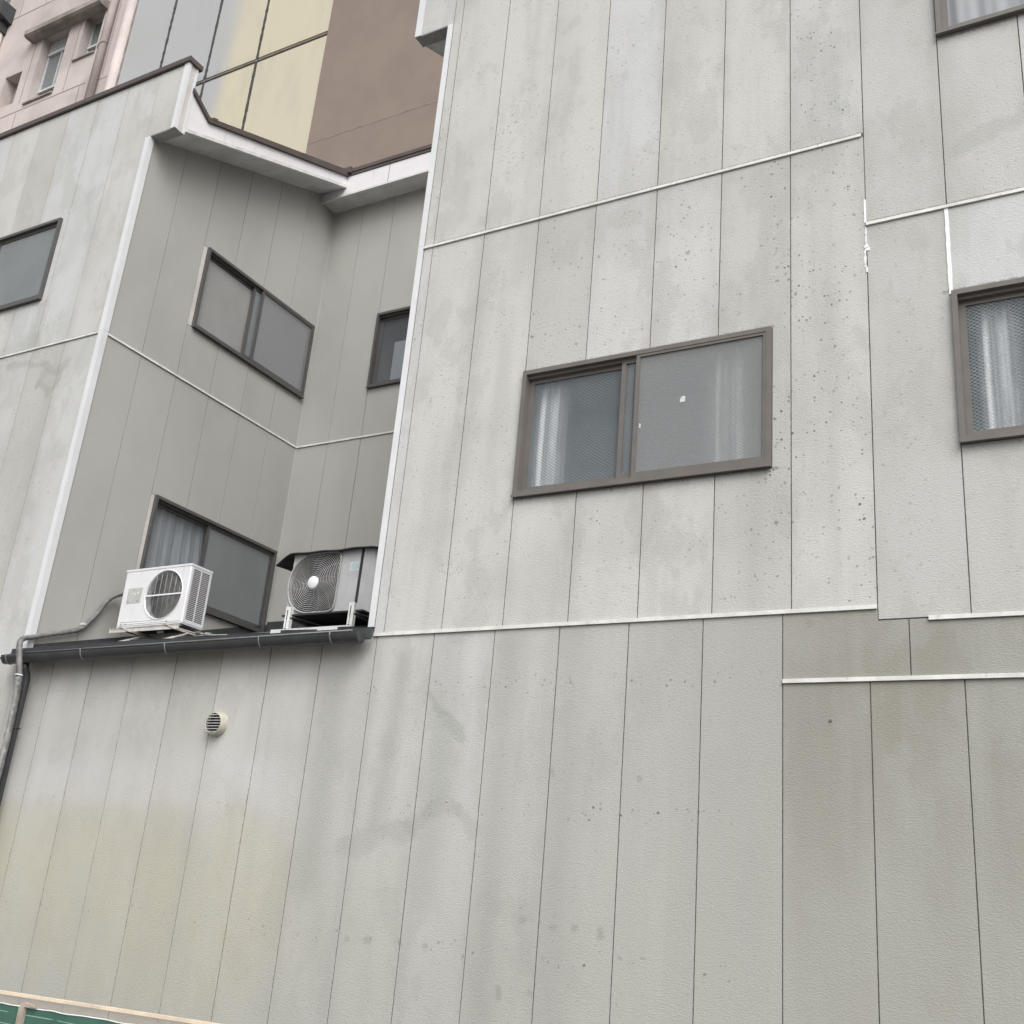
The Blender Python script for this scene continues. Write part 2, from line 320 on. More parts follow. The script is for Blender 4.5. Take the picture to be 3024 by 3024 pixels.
MAT['gasket'] = worn('joint_gasket', (0.06, 0.06, 0.055), 0.85, 0.4, 8, stain=(0.16, 0.16, 0.15))
MAT['brownwall'] = worn('brown_render', (0.24, 0.19, 0.16), 0.8, 0.08, 1.2, bump=0.3, bscale=25)
MAT['pink'] = worn('pink_render', (0.51, 0.45, 0.43), 0.8, 0.18, 0.8, stain=(0.33, 0.275, 0.26), streak=0.4, bump=0.3, bscale=25)
MAT['groove'] = worn('render_groove', (0.26, 0.215, 0.20), 0.9, 0.2, 4)
MAT['slab'] = worn('weathered_slab', (0.30, 0.265, 0.24), 0.85, 0.35, 2.0, stain=(0.13, 0.12, 0.11), streak=0.6)
MAT['alu'] = worn('pale_aluminium', (0.55, 0.57, 0.58), 0.4, 0.1, 5)
MAT['wood'] = worn('pale_timber', (0.72, 0.60, 0.47), 0.7, 0.15, 6, stain=(0.55, 0.42, 0.30))
MAT['woodgrey'] = worn('weathered_timber', (0.36, 0.30, 0.25), 0.8, 0.3, 10)
MAT['green'] = green_sheet_mat()
MAT['ground'] = worn('gravel_ground', (0.17, 0.165, 0.15), 0.95, 0.3, 2.5, bump=0.8, bscale=40)
MAT['concrete'] = worn('concrete', (0.33, 0.32, 0.30), 0.9, 0.2, 3)

# ------------------------------------------------------------------ mesh helpers
class MB:
    def __init__(s): s.v = []; s.f = []; s.smooth = []
    def add(s, vs, fs, smooth=False):
        b = len(s.v); s.v += [tuple(v) for v in vs]; s.f += [tuple(b+i for i in f) for f in fs]; s.smooth += [smooth]*len(fs); return s
    def box(s, x0, x1, y0, y1, z0, z1):
        vs = [(x, y, z) for x in (x0, x1) for y in (y0, y1) for z in (z0, z1)]
        return s.add(vs, [(0, 1, 3, 2), (4, 6, 7, 5), (0, 4, 5, 1), (2, 3, 7, 6), (0, 2, 6, 4), (1, 5, 7, 3)])
    def prism(s, poly, a0, a1, axis='y', inset=0.0):
        """extrude a 2D polygon; axis y: poly=(x,z); x: poly=(y,z); z: poly=(x,y). inset chamfers the a0 rim"""
        def P(u, v, a): return {'y': (u, a, v), 'x': (a, u, v), 'z': (u, v, a)}[axis]
        n = len(poly)
        if inset:
            ar = sum(poly[i][0]*poly[(i+1) % n][1]-poly[(i+1) % n][0]*poly[i][1] for i in range(n))
            sg = 1 if ar > 0 else -1; ins = []
            for i in range(n):
                a, b, c = poly[i-1], poly[i], poly[(i+1) % n]
                d1 = Vector((b[0]-a[0], b[1]-a[1])).normalized(); d2 = Vector((c[0]-b[0], c[1]-b[1])).normalized()
                n1 = Vector((-d1.y, d1.x))*sg; n2 = Vector((-d2.y, d2.x))*sg
                m = (n1+n2)/(1+n1.dot(n2)); ins.append((b[0]+m.x*inset, b[1]+m.y*inset))
            st = inset if a1 > a0 else -inset
            vs = [P(*q, a0) for q in ins]+[P(*q, a0+st) for q in poly]+[P(*q, a1) for q in poly]
            fs = [tuple(range(n))]
            for j in range(2): fs += [(j*n+i, j*n+(i+1) % n, (j+1)*n+(i+1) % n, (j+1)*n+i) for i in range(n)]
            fs.append(tuple(range(3*n-1, 2*n-1, -1)))
        else:
            vs = [P(*q, a0) for q in poly]+[P(*q, a1) for q in poly]
            fs = [tuple(range(n)), tuple(range(2*n-1, n-1, -1))]+[(i, (i+1) % n, n+(i+1) % n, n+i) for i in range(n)]
        return s.add(vs, fs)
    def tube(s, pts, r, seg=8, closed=False, cap=True):
        pts = [Vector(q) for q in pts]; n = len(pts); rings = []; prev = None
        for i, q in enumerate(pts):
            if closed: t = pts[(i+1) % n]-pts[i-1]
            else: t = pts[min(i+1, n-1)]-pts[max(i-1, 0)]
            t.normalize()
            if prev is None:
                a = Vector((0, 0, 1)) if abs(t.z) < 0.9 else Vector((1, 0, 0)); a = (a-t*a.dot(t)).normalized()
            else: a = (prev-t*prev.dot(t)).normalized()
            prev = a; b = t.cross(a)
            rr = r[i] if isinstance(r, (list, tuple)) else r
            rings.append([q+(a*math.cos(2*math.pi*k/seg)+b*math.sin(2*math.pi*k/seg))*rr for k in range(seg)])
        vs = [v for ring in rings for v in ring]; fs = []
        for i in range(n if closed else n-1):
            j = (i+1) % n
            fs += [(i*seg+k, i*seg+(k+1) % seg, j*seg+(k+1) % seg, j*seg+k) for k in range(seg)]
        s.add(vs, fs, True)
        if cap and not closed:
            b = len(s.v)-len(vs)
            s.f += [tuple(b+k for k in range(seg))[::-1], tuple(b+(n-1)*seg+k for k in range(seg))]; s.smooth += [False, False]
        return s
    def bar(s, a, b, w_, h):
        """rectangular bar from a to b"""
        a, b = Vector(a), Vector(b); t = (b-a).normalized(); u = Vector((0, 0, 1)) if abs(t.z) < 0.95 else Vector((0, 1, 0))
        u = (u-t*u.dot(t)).normalized(); v = t.cross(u)
        vs = [q+v*(w_/2*i)+u*(h/2*j) for q in (a, b) for i, j in ((-1, -1), (1, -1), (1, 1), (-1, 1))]
        return s.add(vs, [(0, 3, 2, 1), (4, 5, 6, 7)]+[(i, (i+1) % 4, 4+(i+1) % 4, 4+i) for i in range(4)])
    def grid(s, nu, nv, fn, thick=None):
        vs = [fn(i/nu, j/nv) for j in range(nv+1) for i in range(nu+1)]; q = nu+1
        return s.add(vs, [(j*q+i, j*q+i+1, (j+1)*q+i+1, (j+1)*q+i) for j in range(nv) for i in range(nu)], True)
    def obj(s, name, mat, parent=None, loc=None, rot=None, bevel=0.0):
        me = bpy.data.meshes.new(name); me.from_pydata(s.v, [], s.f)
        me.polygons.foreach_set('use_smooth', s.smooth); me.validate(); me.update()
        me.materials.append(MAT[mat] if isinstance(mat, str) else mat)
        o = bpy.data.objects.new(name, me); COL.objects.link(o)
        if parent: o.parent = parent
        if loc: o.location = loc
        if rot is not None: o.rotation_euler = (0, 0, rot)
        import bmesh
        bm = bmesh.new(); bm.from_mesh(me); bmesh.ops.recalc_face_normals(bm, faces=bm.faces)
        if bevel: bmesh.ops.bevel(bm, geom=[e for e in bm.edges], offset=bevel, segments=2, affect='EDGES', profile=0.5)
        bm.to_mesh(me); bm.free()
        return o
def empty(name, loc=(0, 0, 0)):
    o = bpy.data.objects.new(name, None); COL.objects.link(o); o.location = loc; o.empty_display_size = 0.2; return o
def tag(o, label, cat, group=None):
    o['label'] = label; o['category'] = cat
    if group: o['group'] = group
    return o
def part_empty(name, parent, loc=(0, 0, 0), rot=0.0):
    o = empty(name, loc); o.parent = parent; o.rotation_euler = (0, 0, rot); return o

# ------------------------------------------------------------------ ground
GZ = -3.3
g = MB().add([(-300, -300, GZ), (300, -300, GZ), (300, 300, GZ), (-300, 300, GZ)], [(0, 1, 2, 3)]).obj('ground', 'ground')
g['kind'] = 'structure'

# ------------------------------------------------------------------ the house
W = 0.455
XC, YB, XR = -3.628, 2.757, -0.118          # left wing corner, back wall of the recess, right wing corner
XE0, XE1, YE = -8.2, 6.84, 6.6              # ends of the house
TOP = 6.0
GAP = 0.0056
house = tag(empty('house', (0, 0, GZ)), 'pale grey panel-clad house with a recessed middle bay and bronze sliding windows', 'house')
HOFF = Vector((0, 0, -GZ))                  # children are given in world coordinates
def hp(o):                                   # parent to the house, keeping world coordinates
    o.parent = house; o.location = Vector(o.location)+HOFF; return o

WIN_A = (0.911, 2.617, 0.866, 1.781)
WIN_B = (3.640, 5.346, 0.868, 1.796)
WIN_C = (3.645, 5.351, 3.613, 4.541)
WIN_L = (-6.378, -4.672, 3.590, 4.532)
WIN_RU = (0.979, 2.705, 3.607, 4.540)
WIN_RL = (0.969, 2.703, 0.868, 1.782)
WIN_BK = (-2.728, -1.020, 3.604, 4.540)

def backing(name, loc, rot, regions, holes, depth=0.14):
    """wall core behind the boards, split around the openings; local x along the wall, y inward"""
    m = MB()
    for (x0, x1, z0, z1) in regions:
        xs = sorted({x0, x1, *[h[i] for h in holes for i in (0, 1) if x0 < h[i] < x1]})
        for a, b in zip(xs, xs[1:]):
            hs_ = sorted([h for h in holes if h[0] < (a+b)/2 < h[1] and h[2] < z1 and h[3] > z0], key=lambda h: h[2])
            zc = z0
            for h in hs_:
                m.box(a, b, 0.0055, depth, zc, h[2]); zc = h[3]
            m.box(a, b, 0.0055, depth, zc, z1)
    return hp(m.obj(name, 'joint', None, loc, rot))

def panel(wall, poly, jitter=True, mat='siding', name='siding_panel', gap=GAP):
    """one board: polygon in wall (x, z), shrunk by half a joint, chamfered, slightly uneven"""
    n = len(poly); ar = sum(poly[i][0]*poly[(i+1) % n][1]-poly[(i+1) % n][0]*poly[i][1] for i in range(n)); sg = 1 if ar > 0 else -1
    out = []
    for i in range(n):
        a, b, c = poly[i-1], poly[i], poly[(i+1) % n]
        d1 = Vector((b[0]-a[0], b[1]-a[1])).normalized(); d2 = Vector((c[0]-b[0], c[1]-b[1])).normalized()
        n1 = Vector((-d1.y, d1.x))*sg; n2 = Vector((-d2.y, d2.x))*sg; mm = (n1+n2)/(1+n1.dot(n2))
        out.append((b[0]+mm.x*gap/2, b[1]+mm.y*gap/2))
    ox, oz = [q[0] for q in out], [q[1] for q in out]; cx = (min(ox)+max(ox))/2; cz = (min(oz)+max(oz))/2
    pr = rng.uniform(-0.0012, 0.0012) if jitter else 0
    if mat == 'siding':
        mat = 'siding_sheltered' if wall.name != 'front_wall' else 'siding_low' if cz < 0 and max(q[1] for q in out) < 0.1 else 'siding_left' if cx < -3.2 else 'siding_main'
    o = MB().prism([(q[0]-cx, q[1]-cz) for q in out], pr, 0.0155, 'y', 0.0012).obj(name, mat, wall, (cx, 0, cz))
    o.color = (max(ox)-cx, max(oz)-cz, 0, 1)     # half sizes, read by the edge wear in the siding material
    return o

def cells(wall, xs, z0, z1, holes=(), ztop=None):
    """boards between consecutive joints xs, cut around the openings"""
    for a, b in zip(xs, xs[1:]):
        h = next((h for h in holes if h[0] < b-0.012 and h[1] > a+0.012 and h[2] < z1 and h[3] > z0), None)
        zt = (ztop(a), ztop(b)) if ztop else (z1, z1)
        if h is None: panel(wall, [(a, z0), (b, z0), (b, zt[1]), (a, zt[0])]); continue
        l, r_, hz0, hz1 = h
        if l <= a+0.012 and r_ >= b-0.012:
            if hz0-z0 > 0.03: panel(wall, [(a, z0), (b, z0), (b, hz0), (a, hz0)])
            panel(wall, [(a, hz1), (b, hz1), (b, zt[1]), (a, zt[0])])
        elif l <= a+0.012:
            panel(wall, [(a, z0), (b, z0), (b, zt[1]), (a, zt[0]), (a, hz1), (r_, hz1), (r_, hz0), (a, hz0)])
        else:
            panel(wall, [(a, z0), (b, z0), (b, hz0), (l, hz0), (l, hz1), (b, hz1), (b, zt[1]), (a, zt[0])])

# --- street face -------------------------------------------------------------------
fw_ = backing('front_wall', (0, 0, 0), 0, [(XE0, XC-0.016, GZ+0.25, TOP), (XC-0.016, XR+0.016, GZ+0.25, 0.03), (XR+0.016, XE1, GZ+0.25, TOP)], [WIN_A, WIN_B, WIN_C, WIN_L])
U = [i*W for i in range(0, 16)]
Lj = [-3.2342+i*W for i in range(-11, 23)]
LW = [-3.682-i*W for i in range(10, -1, -1)]
T = 0.0105
ZU, ZU2 = 3.026, 2.371
# right wing, between the two strips and above
mid = [XR+0.036]+U[:8]
cells(fw_, mid, T, ZU-T, [WIN_A]); cells(fw_, mid, ZU+T, TOP)
rgt = U[7:]
cells(fw_, rgt[:2], -0.070, ZU2-T); cells(fw_, rgt[1:], -0.0625, ZU2-T, [WIN_B]); cells(fw_, rgt, ZU2+T, TOP, [WIN_C])
# ground floor
i13 = Lj.index(Lj[11+13]); X13 = Lj[i13]
lowx = [x for x in Lj if XE0 < x <= X13+1e-6]
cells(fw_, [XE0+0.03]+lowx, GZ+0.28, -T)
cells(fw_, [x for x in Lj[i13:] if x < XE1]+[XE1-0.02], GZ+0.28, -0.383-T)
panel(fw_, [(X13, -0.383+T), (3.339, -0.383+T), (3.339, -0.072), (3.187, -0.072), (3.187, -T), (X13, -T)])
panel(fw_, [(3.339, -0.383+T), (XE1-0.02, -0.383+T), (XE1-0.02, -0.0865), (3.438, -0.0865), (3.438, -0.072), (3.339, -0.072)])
# left wing
lw = [x for x in LW if x > XE0+0.05]
cells(fw_, [XE0+0.03]+lw, T, ZU-T); cells(fw_, [XE0+0.03]+lw, ZU+T, TOP, [WIN_L])

def strip(x0, x1, z, h=0.021, proud=0.013, name='trim_strip', wall=None, mat='trim'):
    # split at lap joints, one lap a hair proud
    return MB().prism([(-proud, -h/2), (-proud+0.002, h/2), (0.012, h/2), (0.012, -h/2)], x0, x1, 'x').obj(name, mat, wall or fw_, (0, 0, z))
strip(XR+0.034, 2.0, ZU); strip(2.001, 3.172, ZU, proud=0.0124)
strip(3.187, 5.2, ZU2); strip(5.201, XE1, ZU2, proud=0.0125)
strip(-0.075, 0.13, 0, 0.023); strip(0.1305, 1.7, 0, 0.023, 0.0138); strip(1.7005, 3.183, 0, 0.023)
strip(3.438, XE1, -0.0745, 0.023)
strip(2.683, 3.49, -0.383, 0.023); strip(3.4905, XE1, -0.383, 0.023, 0.0145)
strip(-6.2, -3.676, ZU); strip(XE0, -6.201, ZU, proud=0.0125); strip(XE0, -3.83, 0, 0.023)
# white sealant beads on two joints, one smeared
MB().box(-0.006, 0.006, -0.004, 0.012, 2.385, 2.548).obj('sealant_bead', 'seal', fw_, (3.182, 0, 0))
sm = MB()
zz = 2.354
while zz > 2.045:
    w_ = 0.0035+0.002*rng.random(); off = 0
    if 2.09 < zz < 2.24: w_ += 0.010*rng.random(); off = -0.008 if zz < 2.19 else 0.008*rng.random()
    sm.box(-w_+off, w_+off, -0.002-0.005*rng.random(), 0.012, zz-0.019, zz); zz -= 0.0185
sm.obj('sealant_bead', 'seal', fw_, (3.184, 0, 0))
sm = MB(); pts = [(2.36-i*0.03, 0.009+0.003*rng.random(), 0.009+0.003*rng.random()) for i in range(20)]
poly = [(-a, z) for z, a, b in pts]+[(b, z) for z, a, b in reversed(pts)]
sm.prism(poly, -0.005, 0.012, 'y').obj('sealant_bead', 'seal', fw_, (3.637, 0, 0))
MB().box(-0.0055, 0.0055, 0.004, 0.013, 2.55, 3.012).obj('sealant_bead', worn('grey_sealant', (0.17, 0.165, 0.155), 0.8, 0.2, 10), fw_, (3.185, 0, 0))

MB().tube([(0, -0.006, 0), (0, 0.004, 0)], 0.007, 10).obj('nail_head', 'joint', fw_, (2.932, 0, -0.595))
# --- corner trims ------------------------------------------------------------------
def corner(poly, z0, z1, name='corner_trim', mat='corner'):
    return hp(MB().prism(poly, z0, z1, 'z').obj(name, mat))
for z0, z1, e in ((-0.0, 3.043, 0.0), (3.044, 5.206, 0.0008)):
    corner([(-3.677, -0.011-e), (XC+0.012+e, -0.011-e), (XC+0.012+e, 0.05), (XC, 0.05), (XC, 0.001), (-3.677, 0.001)], z0, z1)
for z0, z1, e in ((0.055, 3.043, 0.0), (3.044, 5.208, 0.0008)):
    corner([(XR-0.012-e, -0.011-e), (XR+0.034, -0.011-e), (XR+0.034, 0.001), (XR, 0.001), (XR, 0.05), (XR-0.012-e, 0.05)], z0, z1)

# --- return wall of the left wing (faces +x): local x = world y ----------------------
SL = 0.4145
zs = lambda y: 5.2+SL*y                       # rake soffit
rw = backing('return_wall', (XC, 0, 0), math.pi/2, [(0.02, YB, -0.1, 5.15)], [WIN_RU, WIN_RL], 0.12)
up_ = MB().prism([(0.02, 5.15), (YB, 5.15), (YB, zs(YB)), (0.02, zs(0.02))], 0.0055, 0.12, 'y').obj('wall_core', 'joint', rw)
RJ = [0.05]+[0.470+W*i for i in range(5)]+[YB]
hu = (0.925, YB, WIN_RU[2], WIN_RU[3]); hl = (0.925, YB, WIN_RL[2], WIN_RL[3])
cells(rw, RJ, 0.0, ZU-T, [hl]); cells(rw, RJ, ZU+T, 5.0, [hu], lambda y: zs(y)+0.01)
for h in (WIN_RU, WIN_RL):
    panel(rw, [(0.925, h[2]), (h[0], h[2]), (h[0], h[3]), (0.925, h[3])], mat='pale', name='filler_strip', gap=0.004)
    panel(rw, [(h[1], h[2]), (YB, h[2]), (YB, h[3]), (h[1], h[3])], mat='pale', name='filler_strip', gap=0.004)
strip(0.052, YB, ZU, 0.02, 0.012, wall=rw)
# --- back wall of the recess ---------------------------------------------------------
bw = backing('back_wall', (0, YB, 0), 0, [(XC-0.1, XR+0.1, -0.1, 6.5)], [WIN_BK], 0.12)
BJ = [XC]+[-3.1842+W*i for i in range(6)]
BJ = BJ+[XR]
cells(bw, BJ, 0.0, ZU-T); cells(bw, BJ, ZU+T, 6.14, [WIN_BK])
strip(XC, XR, ZU, 0.02, 0.012, wall=bw)
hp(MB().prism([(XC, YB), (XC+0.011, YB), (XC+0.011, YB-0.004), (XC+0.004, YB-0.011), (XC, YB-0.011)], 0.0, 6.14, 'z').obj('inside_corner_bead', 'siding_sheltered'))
# --- hidden return wall of the right wing (faces -x) ----------------------------------
qw = backing('return_wall', (XR, 0, 0), -math.pi/2, [(-YB, -0.02, -0.1, 5.15)], [], 0.12)
MB().prism([(-YB, 5.15), (-0.02, 5.15), (-0.02, zs(0.02)), (-YB, zs(YB))], 0.0055, 0.12, 'y').obj('wall_core', 'joint', qw)
QJ = [-YB]+[-YB+0.3+W*i for i in range(6)]; QJ = [q for q in QJ if q < -0.1]+[-0.05]
cells(qw, QJ, 0.0, ZU-T); cells(qw, QJ, ZU+T, 5.0, [], lambda y: zs(-y)+0.01)
strip(-YB, -0.052, ZU, 0.02, 0.012, wall=qw)
# --- outer sides, rear, foundation ----------------------------------------------------
hp(MB().box(XE0, XE0+0.15, 0.15, YE, GZ+0.25, 6.0).box(XE1-0.15, XE1, 0.15, YE, GZ+0.25, 6.0).box(XE0, XE1, YE, YE+0.15, GZ+0.25, 7.4).obj('rear_wall', 'pale'))
hp(MB().box(XE0+0.01, XE1-0.01, 0.02, YE+0.1, GZ-0.2, GZ+0.27).obj('foundation', 'concrete'))

# --- windows ---------------------------------------------------------------------------
def rect_ring(m, x0, x1, z0, z1, t, y0, y1, tb=None, tt=None):
    tb = tb or t; tt = tt or t
    m.box(x0, x1, y0, y1, z0, z0+tb); m.box(x0, x1, y0, y1, z1-tt, z1)
    m.box(x0, x0+t, y0, y1, z0+tb, z1-tt); m.box(x1-t, x1, y0, y1, z0+tb, z1-tt); return m
def curtain(x0, x1, z0, z1, y, folds, amp, seed, gather=0.0):
    q = random.Random(seed); ph = [q.uniform(0, 6.28) for _ in range(4)]
    def fn(u, v):
        x = x0+(x1-x0)*u*(1-gather*v*0.35); a = folds*2*math.pi*u
        d = math.sin(a+ph[0])+0.45*math.sin(a*2.3+ph[1]+v*1.2)+0.3*math.sin(a*0.6+ph[2])
        return (x, y+amp*d*(0.7+0.3*(1-v)), z0+(z1-z0)*v)
    return MB().grid(int(folds*14)+8, 6, fn)
def window(loc, rot, rect, style, label, fmat='bronze'):
    x0, x1, z0, z1 = rect; w_, h = x1-x0, z1-z0
    fr = rect_ring(MB(), 0, w_, 0, h, 0.030, -0.030, 0.05, 0.036, 0.030)
    fr.box(-0.004, w_+0.004, -0.040, -0.030, -0.004, 0.012)             # sill nose
    fr.box(0.030, w_-0.030, -0.012, 0.055, 0.036, 0.046); fr.box(0.030, w_-0.030, 0.0, 0.055, h-0.05, h-0.030)
    root = fr.obj('window', fmat, None, loc, rot); hp(root); root.location = Vector(root.location)+Matrix.Rotation(rot, 3, 'Z') @ Vector((x0, 0, z0))
    root['label'] = label
    c = w_/2; t = 0.042
    # inner (left) sash and outer (right) sash
    c2 = c-0.133
    rect_ring(MB(), 0.030, c-0.06, 0.045, h-0.048, 0.034, 0.030, 0.052, 0.036, 0.030).obj('sash', fmat, root)
    rect_ring(MB(), c2, w_-0.030, 0.045, h-0.034, 0.032, 0.002, 0.026, 0.036, 0.030).obj('sash', fmat, root)
    MB().box(0.062, c-0.093, 0.040, 0.043, 0.08, h-0.077).obj('pane', style['p1'], root)
    MB().box(c2+0.031, w_-0.061, 0.012, 0.015, 0.08, h-0.063).obj('pane', style['p2'], root)
    if style.get('screen'):
        sx0 = c-0.021
        rect_ring(MB(), sx0, w_-0.022, 0.022, h-0.018, 0.026, -0.026, -0.006, 0.046, 0.030).obj('screen_frame', fmat, root)
        MB().box(sx0+0.025, w_-0.047, -0.0165, -0.0155, 0.066, h-0.047).obj('screen_mesh', 'screen', root)
    # dim room behind
    d = 0.75
    MB().box(-0.05, w_+0.05, d, d+0.02, -0.05, h+0.05).box(-0.07, -0.05, 0.13, d, -0.05, h+0.05).box(w_+0.05, w_+0.07, 0.13, d, -0.05, h+0.05)\
        .box(-0.07, w_+0.07, 0.13, d+0.02, -0.07, -0.05).box(-0.07, w_+0.07, 0.13, d+0.02, h+0.05, h+0.07).obj('room_lining', 'room', root)
    for i, cu in enumerate(style.get('curtains', ())):
        curtain(cu[0], cu[1], 0.05, h-0.06, cu[2], cu[3], cu[4], 31+i+int(w_*1000), cu[5]).obj('curtain', cu[6], root)
    return root
wa = window((0, 0, 0), 0, WIN_A, dict(p1='pane', p2='pane', screen=True,
    curtains=[(0.04, 0.38, 0.075, 4, 0.013, 0.0, 'sheer'), (1.24, 1.66, 0.060, 4, 0.013, 0.0, 'sheer')]), 'bronze sliding window with wired glass, insect screen and a paper scrap')
# paper scraps on the glass and screen
MB().prism([(1.134, 0.504), (1.168, 0.504), (1.168, 0.540), (1.150, 0.544), (1.136, 0.527)], -0.0175, -0.0168, 'y').obj('paper_scrap', 'white', wa)
MB().box(1.146, 1.158, -0.0185, -0.0176, 0.522, 0.528).obj('torn_mark', 'plate', wa)
MB().prism([(0.868, 0.37), (0.878, 0.368), (0.880, 0.395), (0.870, 0.40)], -0.0175, -0.0168, 'y').obj('paper_scrap', 'white', wa)
window((0, 0, 0), 0, WIN_B, dict(p1='pane', p2='pane', screen=True, curtains=[(0.07, 0.40, 0.075, 4, 0.013, 0.0, 'sheer')]), 'bronze sliding window with white net curtain behind wired glass')
window((0, 0, 0), 0, WIN_C, dict(p1='pane_clear', p2='pane_clear', screen=False, curtains=[(0.03, 1.68, 0.10, 9, 0.016, 0.0, 'curtain')]), 'upper bronze sliding window with drawn net curtain')
window((0, 0, 0), 0, WIN_L, dict(p1='pane_frost', p2='pane_frost', screen=False), 'left wing window with frosted blue-grey glass', 'bronze_shaded')
window((XC, 0, 0), math.pi/2, WIN_RU, dict(p1='pane_grey', p2='pane_frost', screen=True), 'upper recess window with grey frosted glass and screen', 'bronze_shaded')
window((XC, 0, 0), math.pi/2, WIN_RL, dict(p1='pane_clear', p2='pane_frost', screen=False, curtains=[(0.03, 0.88, 0.10, 6, 0.015, 0.3, 'curtain2')]), 'lower recess window with pale curtain behind the air conditioner', 'bronze_shaded')
wk = window((0, YB, 0), 0, WIN_BK, dict(p1='pane_clear', p2='pane_frost', screen=False), 'window in the back wall of the recess', 'bronze_shaded')
MB().box(0.235, 0.85, 0.06, 0.065, 0.10, 0.57).obj('painted_reflection', 'reflection', wk)  # pale sheet behind the pane stands in for its reflection

# --- parapet ends, eaves and fascia -----------------------------------------------------
def sleeve(xa, xb, outer):
    """end of the street face that runs past the corner to close the eave"""
    s = MB().box(min(xa, xb), max(xa, xb), 0.0125, 0.115, 5.2155, TOP); o = hp(s.obj('eave_end', 'pale'))
    sg = 1 if outer > xa else -1
    lo, hi = sorted((xa-sg*0.0, outer-sg*0.055))
    panel(fw_, [(lo, 5.2165), (hi, 5.2165), (hi, TOP), (lo, TOP)])
    a, b = sorted((outer-sg*0.055, outer+sg*0.006)); hp(MB().box(a, b, -0.010, 0.0125, 5.2125, TOP+0.002).obj('corner_trim', 'corner'))
    a, b = sorted((outer, outer+sg*0.006)); hp(MB().box(a, b, 0.0127, 0.028, 5.2127, TOP+0.001).obj('corner_trim', 'corner'))
    a, b = sorted((outer-sg*0.004, outer+sg*0.0065)); hp(MB().box(a, b, 0.094, 0.119, 5.2127, TOP+0.001).obj('corner_trim', 'corner'))
    a, b = sorted((xa+sg*0.03, outer)); hp(MB().box(a, b, 0.001, 0.113, 5.209, 5.2150).obj('soffit_board', 'soffit_grey'))
XF, XG = -3.288, -0.462
sleeve(-3.682, XF, XF); sleeve(XR+0.036, XG, XG)
# brown parapet caps
hp(MB().box(XE0-0.03, XF+0.028, -0.030, 0.150, TOP+0.004, TOP+0.058).obj('parapet_cap', 'brown'))
hp(MB().box(XG-0.028, XE1+0.03, -0.030, 0.150, TOP+0.004, TOP+0.058).obj('parapet_cap', 'brown'))
hp(MB().box(XE0, XC-0.02, 0.02, 0.13, 5.2, TOP).box(XR+0.02, XE1, 0.0165, 0.13, 5.2, TOP).obj('parapet_core', 'pale'))
# raked eave of the left wing (and its mirror on the right wing)
def rake(xw, xf, sg):
    a, b = sorted((xw, xf-sg*0.02))
    hp(MB().prism([(0.119, zs(0.119)), (YB-0.02, zs(YB-0.02)), (YB-0.02, zs(YB-0.02)+0.03), (0.119, zs(0.119)+0.03)], a, b, 'x').obj('soffit_board', 'soffit'))
    ye = 2.515
    a, b = sorted((xf-sg*0.022, xf))
    f = hp(MB().prism([(0.121, zs(0.121)-0.002), (ye, zs(ye)-0.002), (ye, 6.392), (0.37, 5.545), (0.121, 5.70)], a, b, 'x').obj('fascia_board', 'fascia'))
    a, b = sorted((xf+sg*0.0005, xf+sg*0.004))
    MB().prism([(0.121, zs(0.121)+0.031), (ye-0.02, zs(ye-0.02)+0.031), (ye-0.02, zs(ye-0.02)+0.040), (0.121, zs(0.121)+0.040)], a, b, 'x').obj('fascia_groove', 'wire', f)
    a, b = sorted((xf+sg*0.0005, xf+sg*0.016))
    MB().prism([(0.121, zs(0.121)-0.003), (ye-0.02, zs(ye-0.02)-0.003), (ye-0.02, zs(ye-0.02)+0.031), (0.121, zs(0.121)+0.031)], a, b, 'x').obj('fascia_lip', 'trim', f)
    a, b = sorted((xf-sg*0.03, xf+sg*0.030))
    hp(MB().prism([(0.100, 5.715), (0.365, 5.547), (ye, 6.396), (ye, 6.478), (0.44, 5.628), (0.355, 5.600), (0.100, 5.760)], a, b, 'x').obj('verge_flashing', 'brown'))
    a, b = sorted((xf-sg*0.03, xf+sg*0.034))
    hp(MB().prism([(0.40, 5.60), (0.46, 5.618), (0.46, 5.650), (0.40, 5.627)], a, b, 'x').obj('verge_flashing', 'brown'))
rake(XC, XF, 1); rake(XR, XG, -1)
# level eave across the back of the recess
YF = 2.5
hp(MB().box(XC, XR, YF+0.02, YB, 6.132, 6.16).obj('soffit_board', 'soffit'))
f = hp(MB().box(XC, XR, YF, YF+0.02, 6.112, 6.388).obj('fascia_board', 'fascia'))
MB().box(XC+0.03, XR, YF-0.012, YF-0.0005, 6.110, 6.134).obj('fascia_lip', 'trim', f)
MB().box(XC+0.03, XR, YF-0.004, YF-0.0005, 6.134, 6.142).obj('fascia_groove', 'wire', f)
MB().box(-2.668, -2.662, YF-0.002, YF-0.0005, 6.136, 6.386).obj('butt_joint', 'joint', f)
hp(MB().box(XF+0.03, XR, YF-0.012, YF+0.05, 6.392, 6.428).box(XF+0.03, XR, YF-0.022, YF+0.05, 6.430, 6.478).obj('eave_flashing', 'brown'))
hp(MB().prism([(XF-0.03, YF-0.05), (XF+0.075, YF-0.05), (XF+0.075, YF+0.05), (XF-0.03, YF+0.05)], 6.415, 6.492, 'z').obj('eave_flashing', 'brown'))
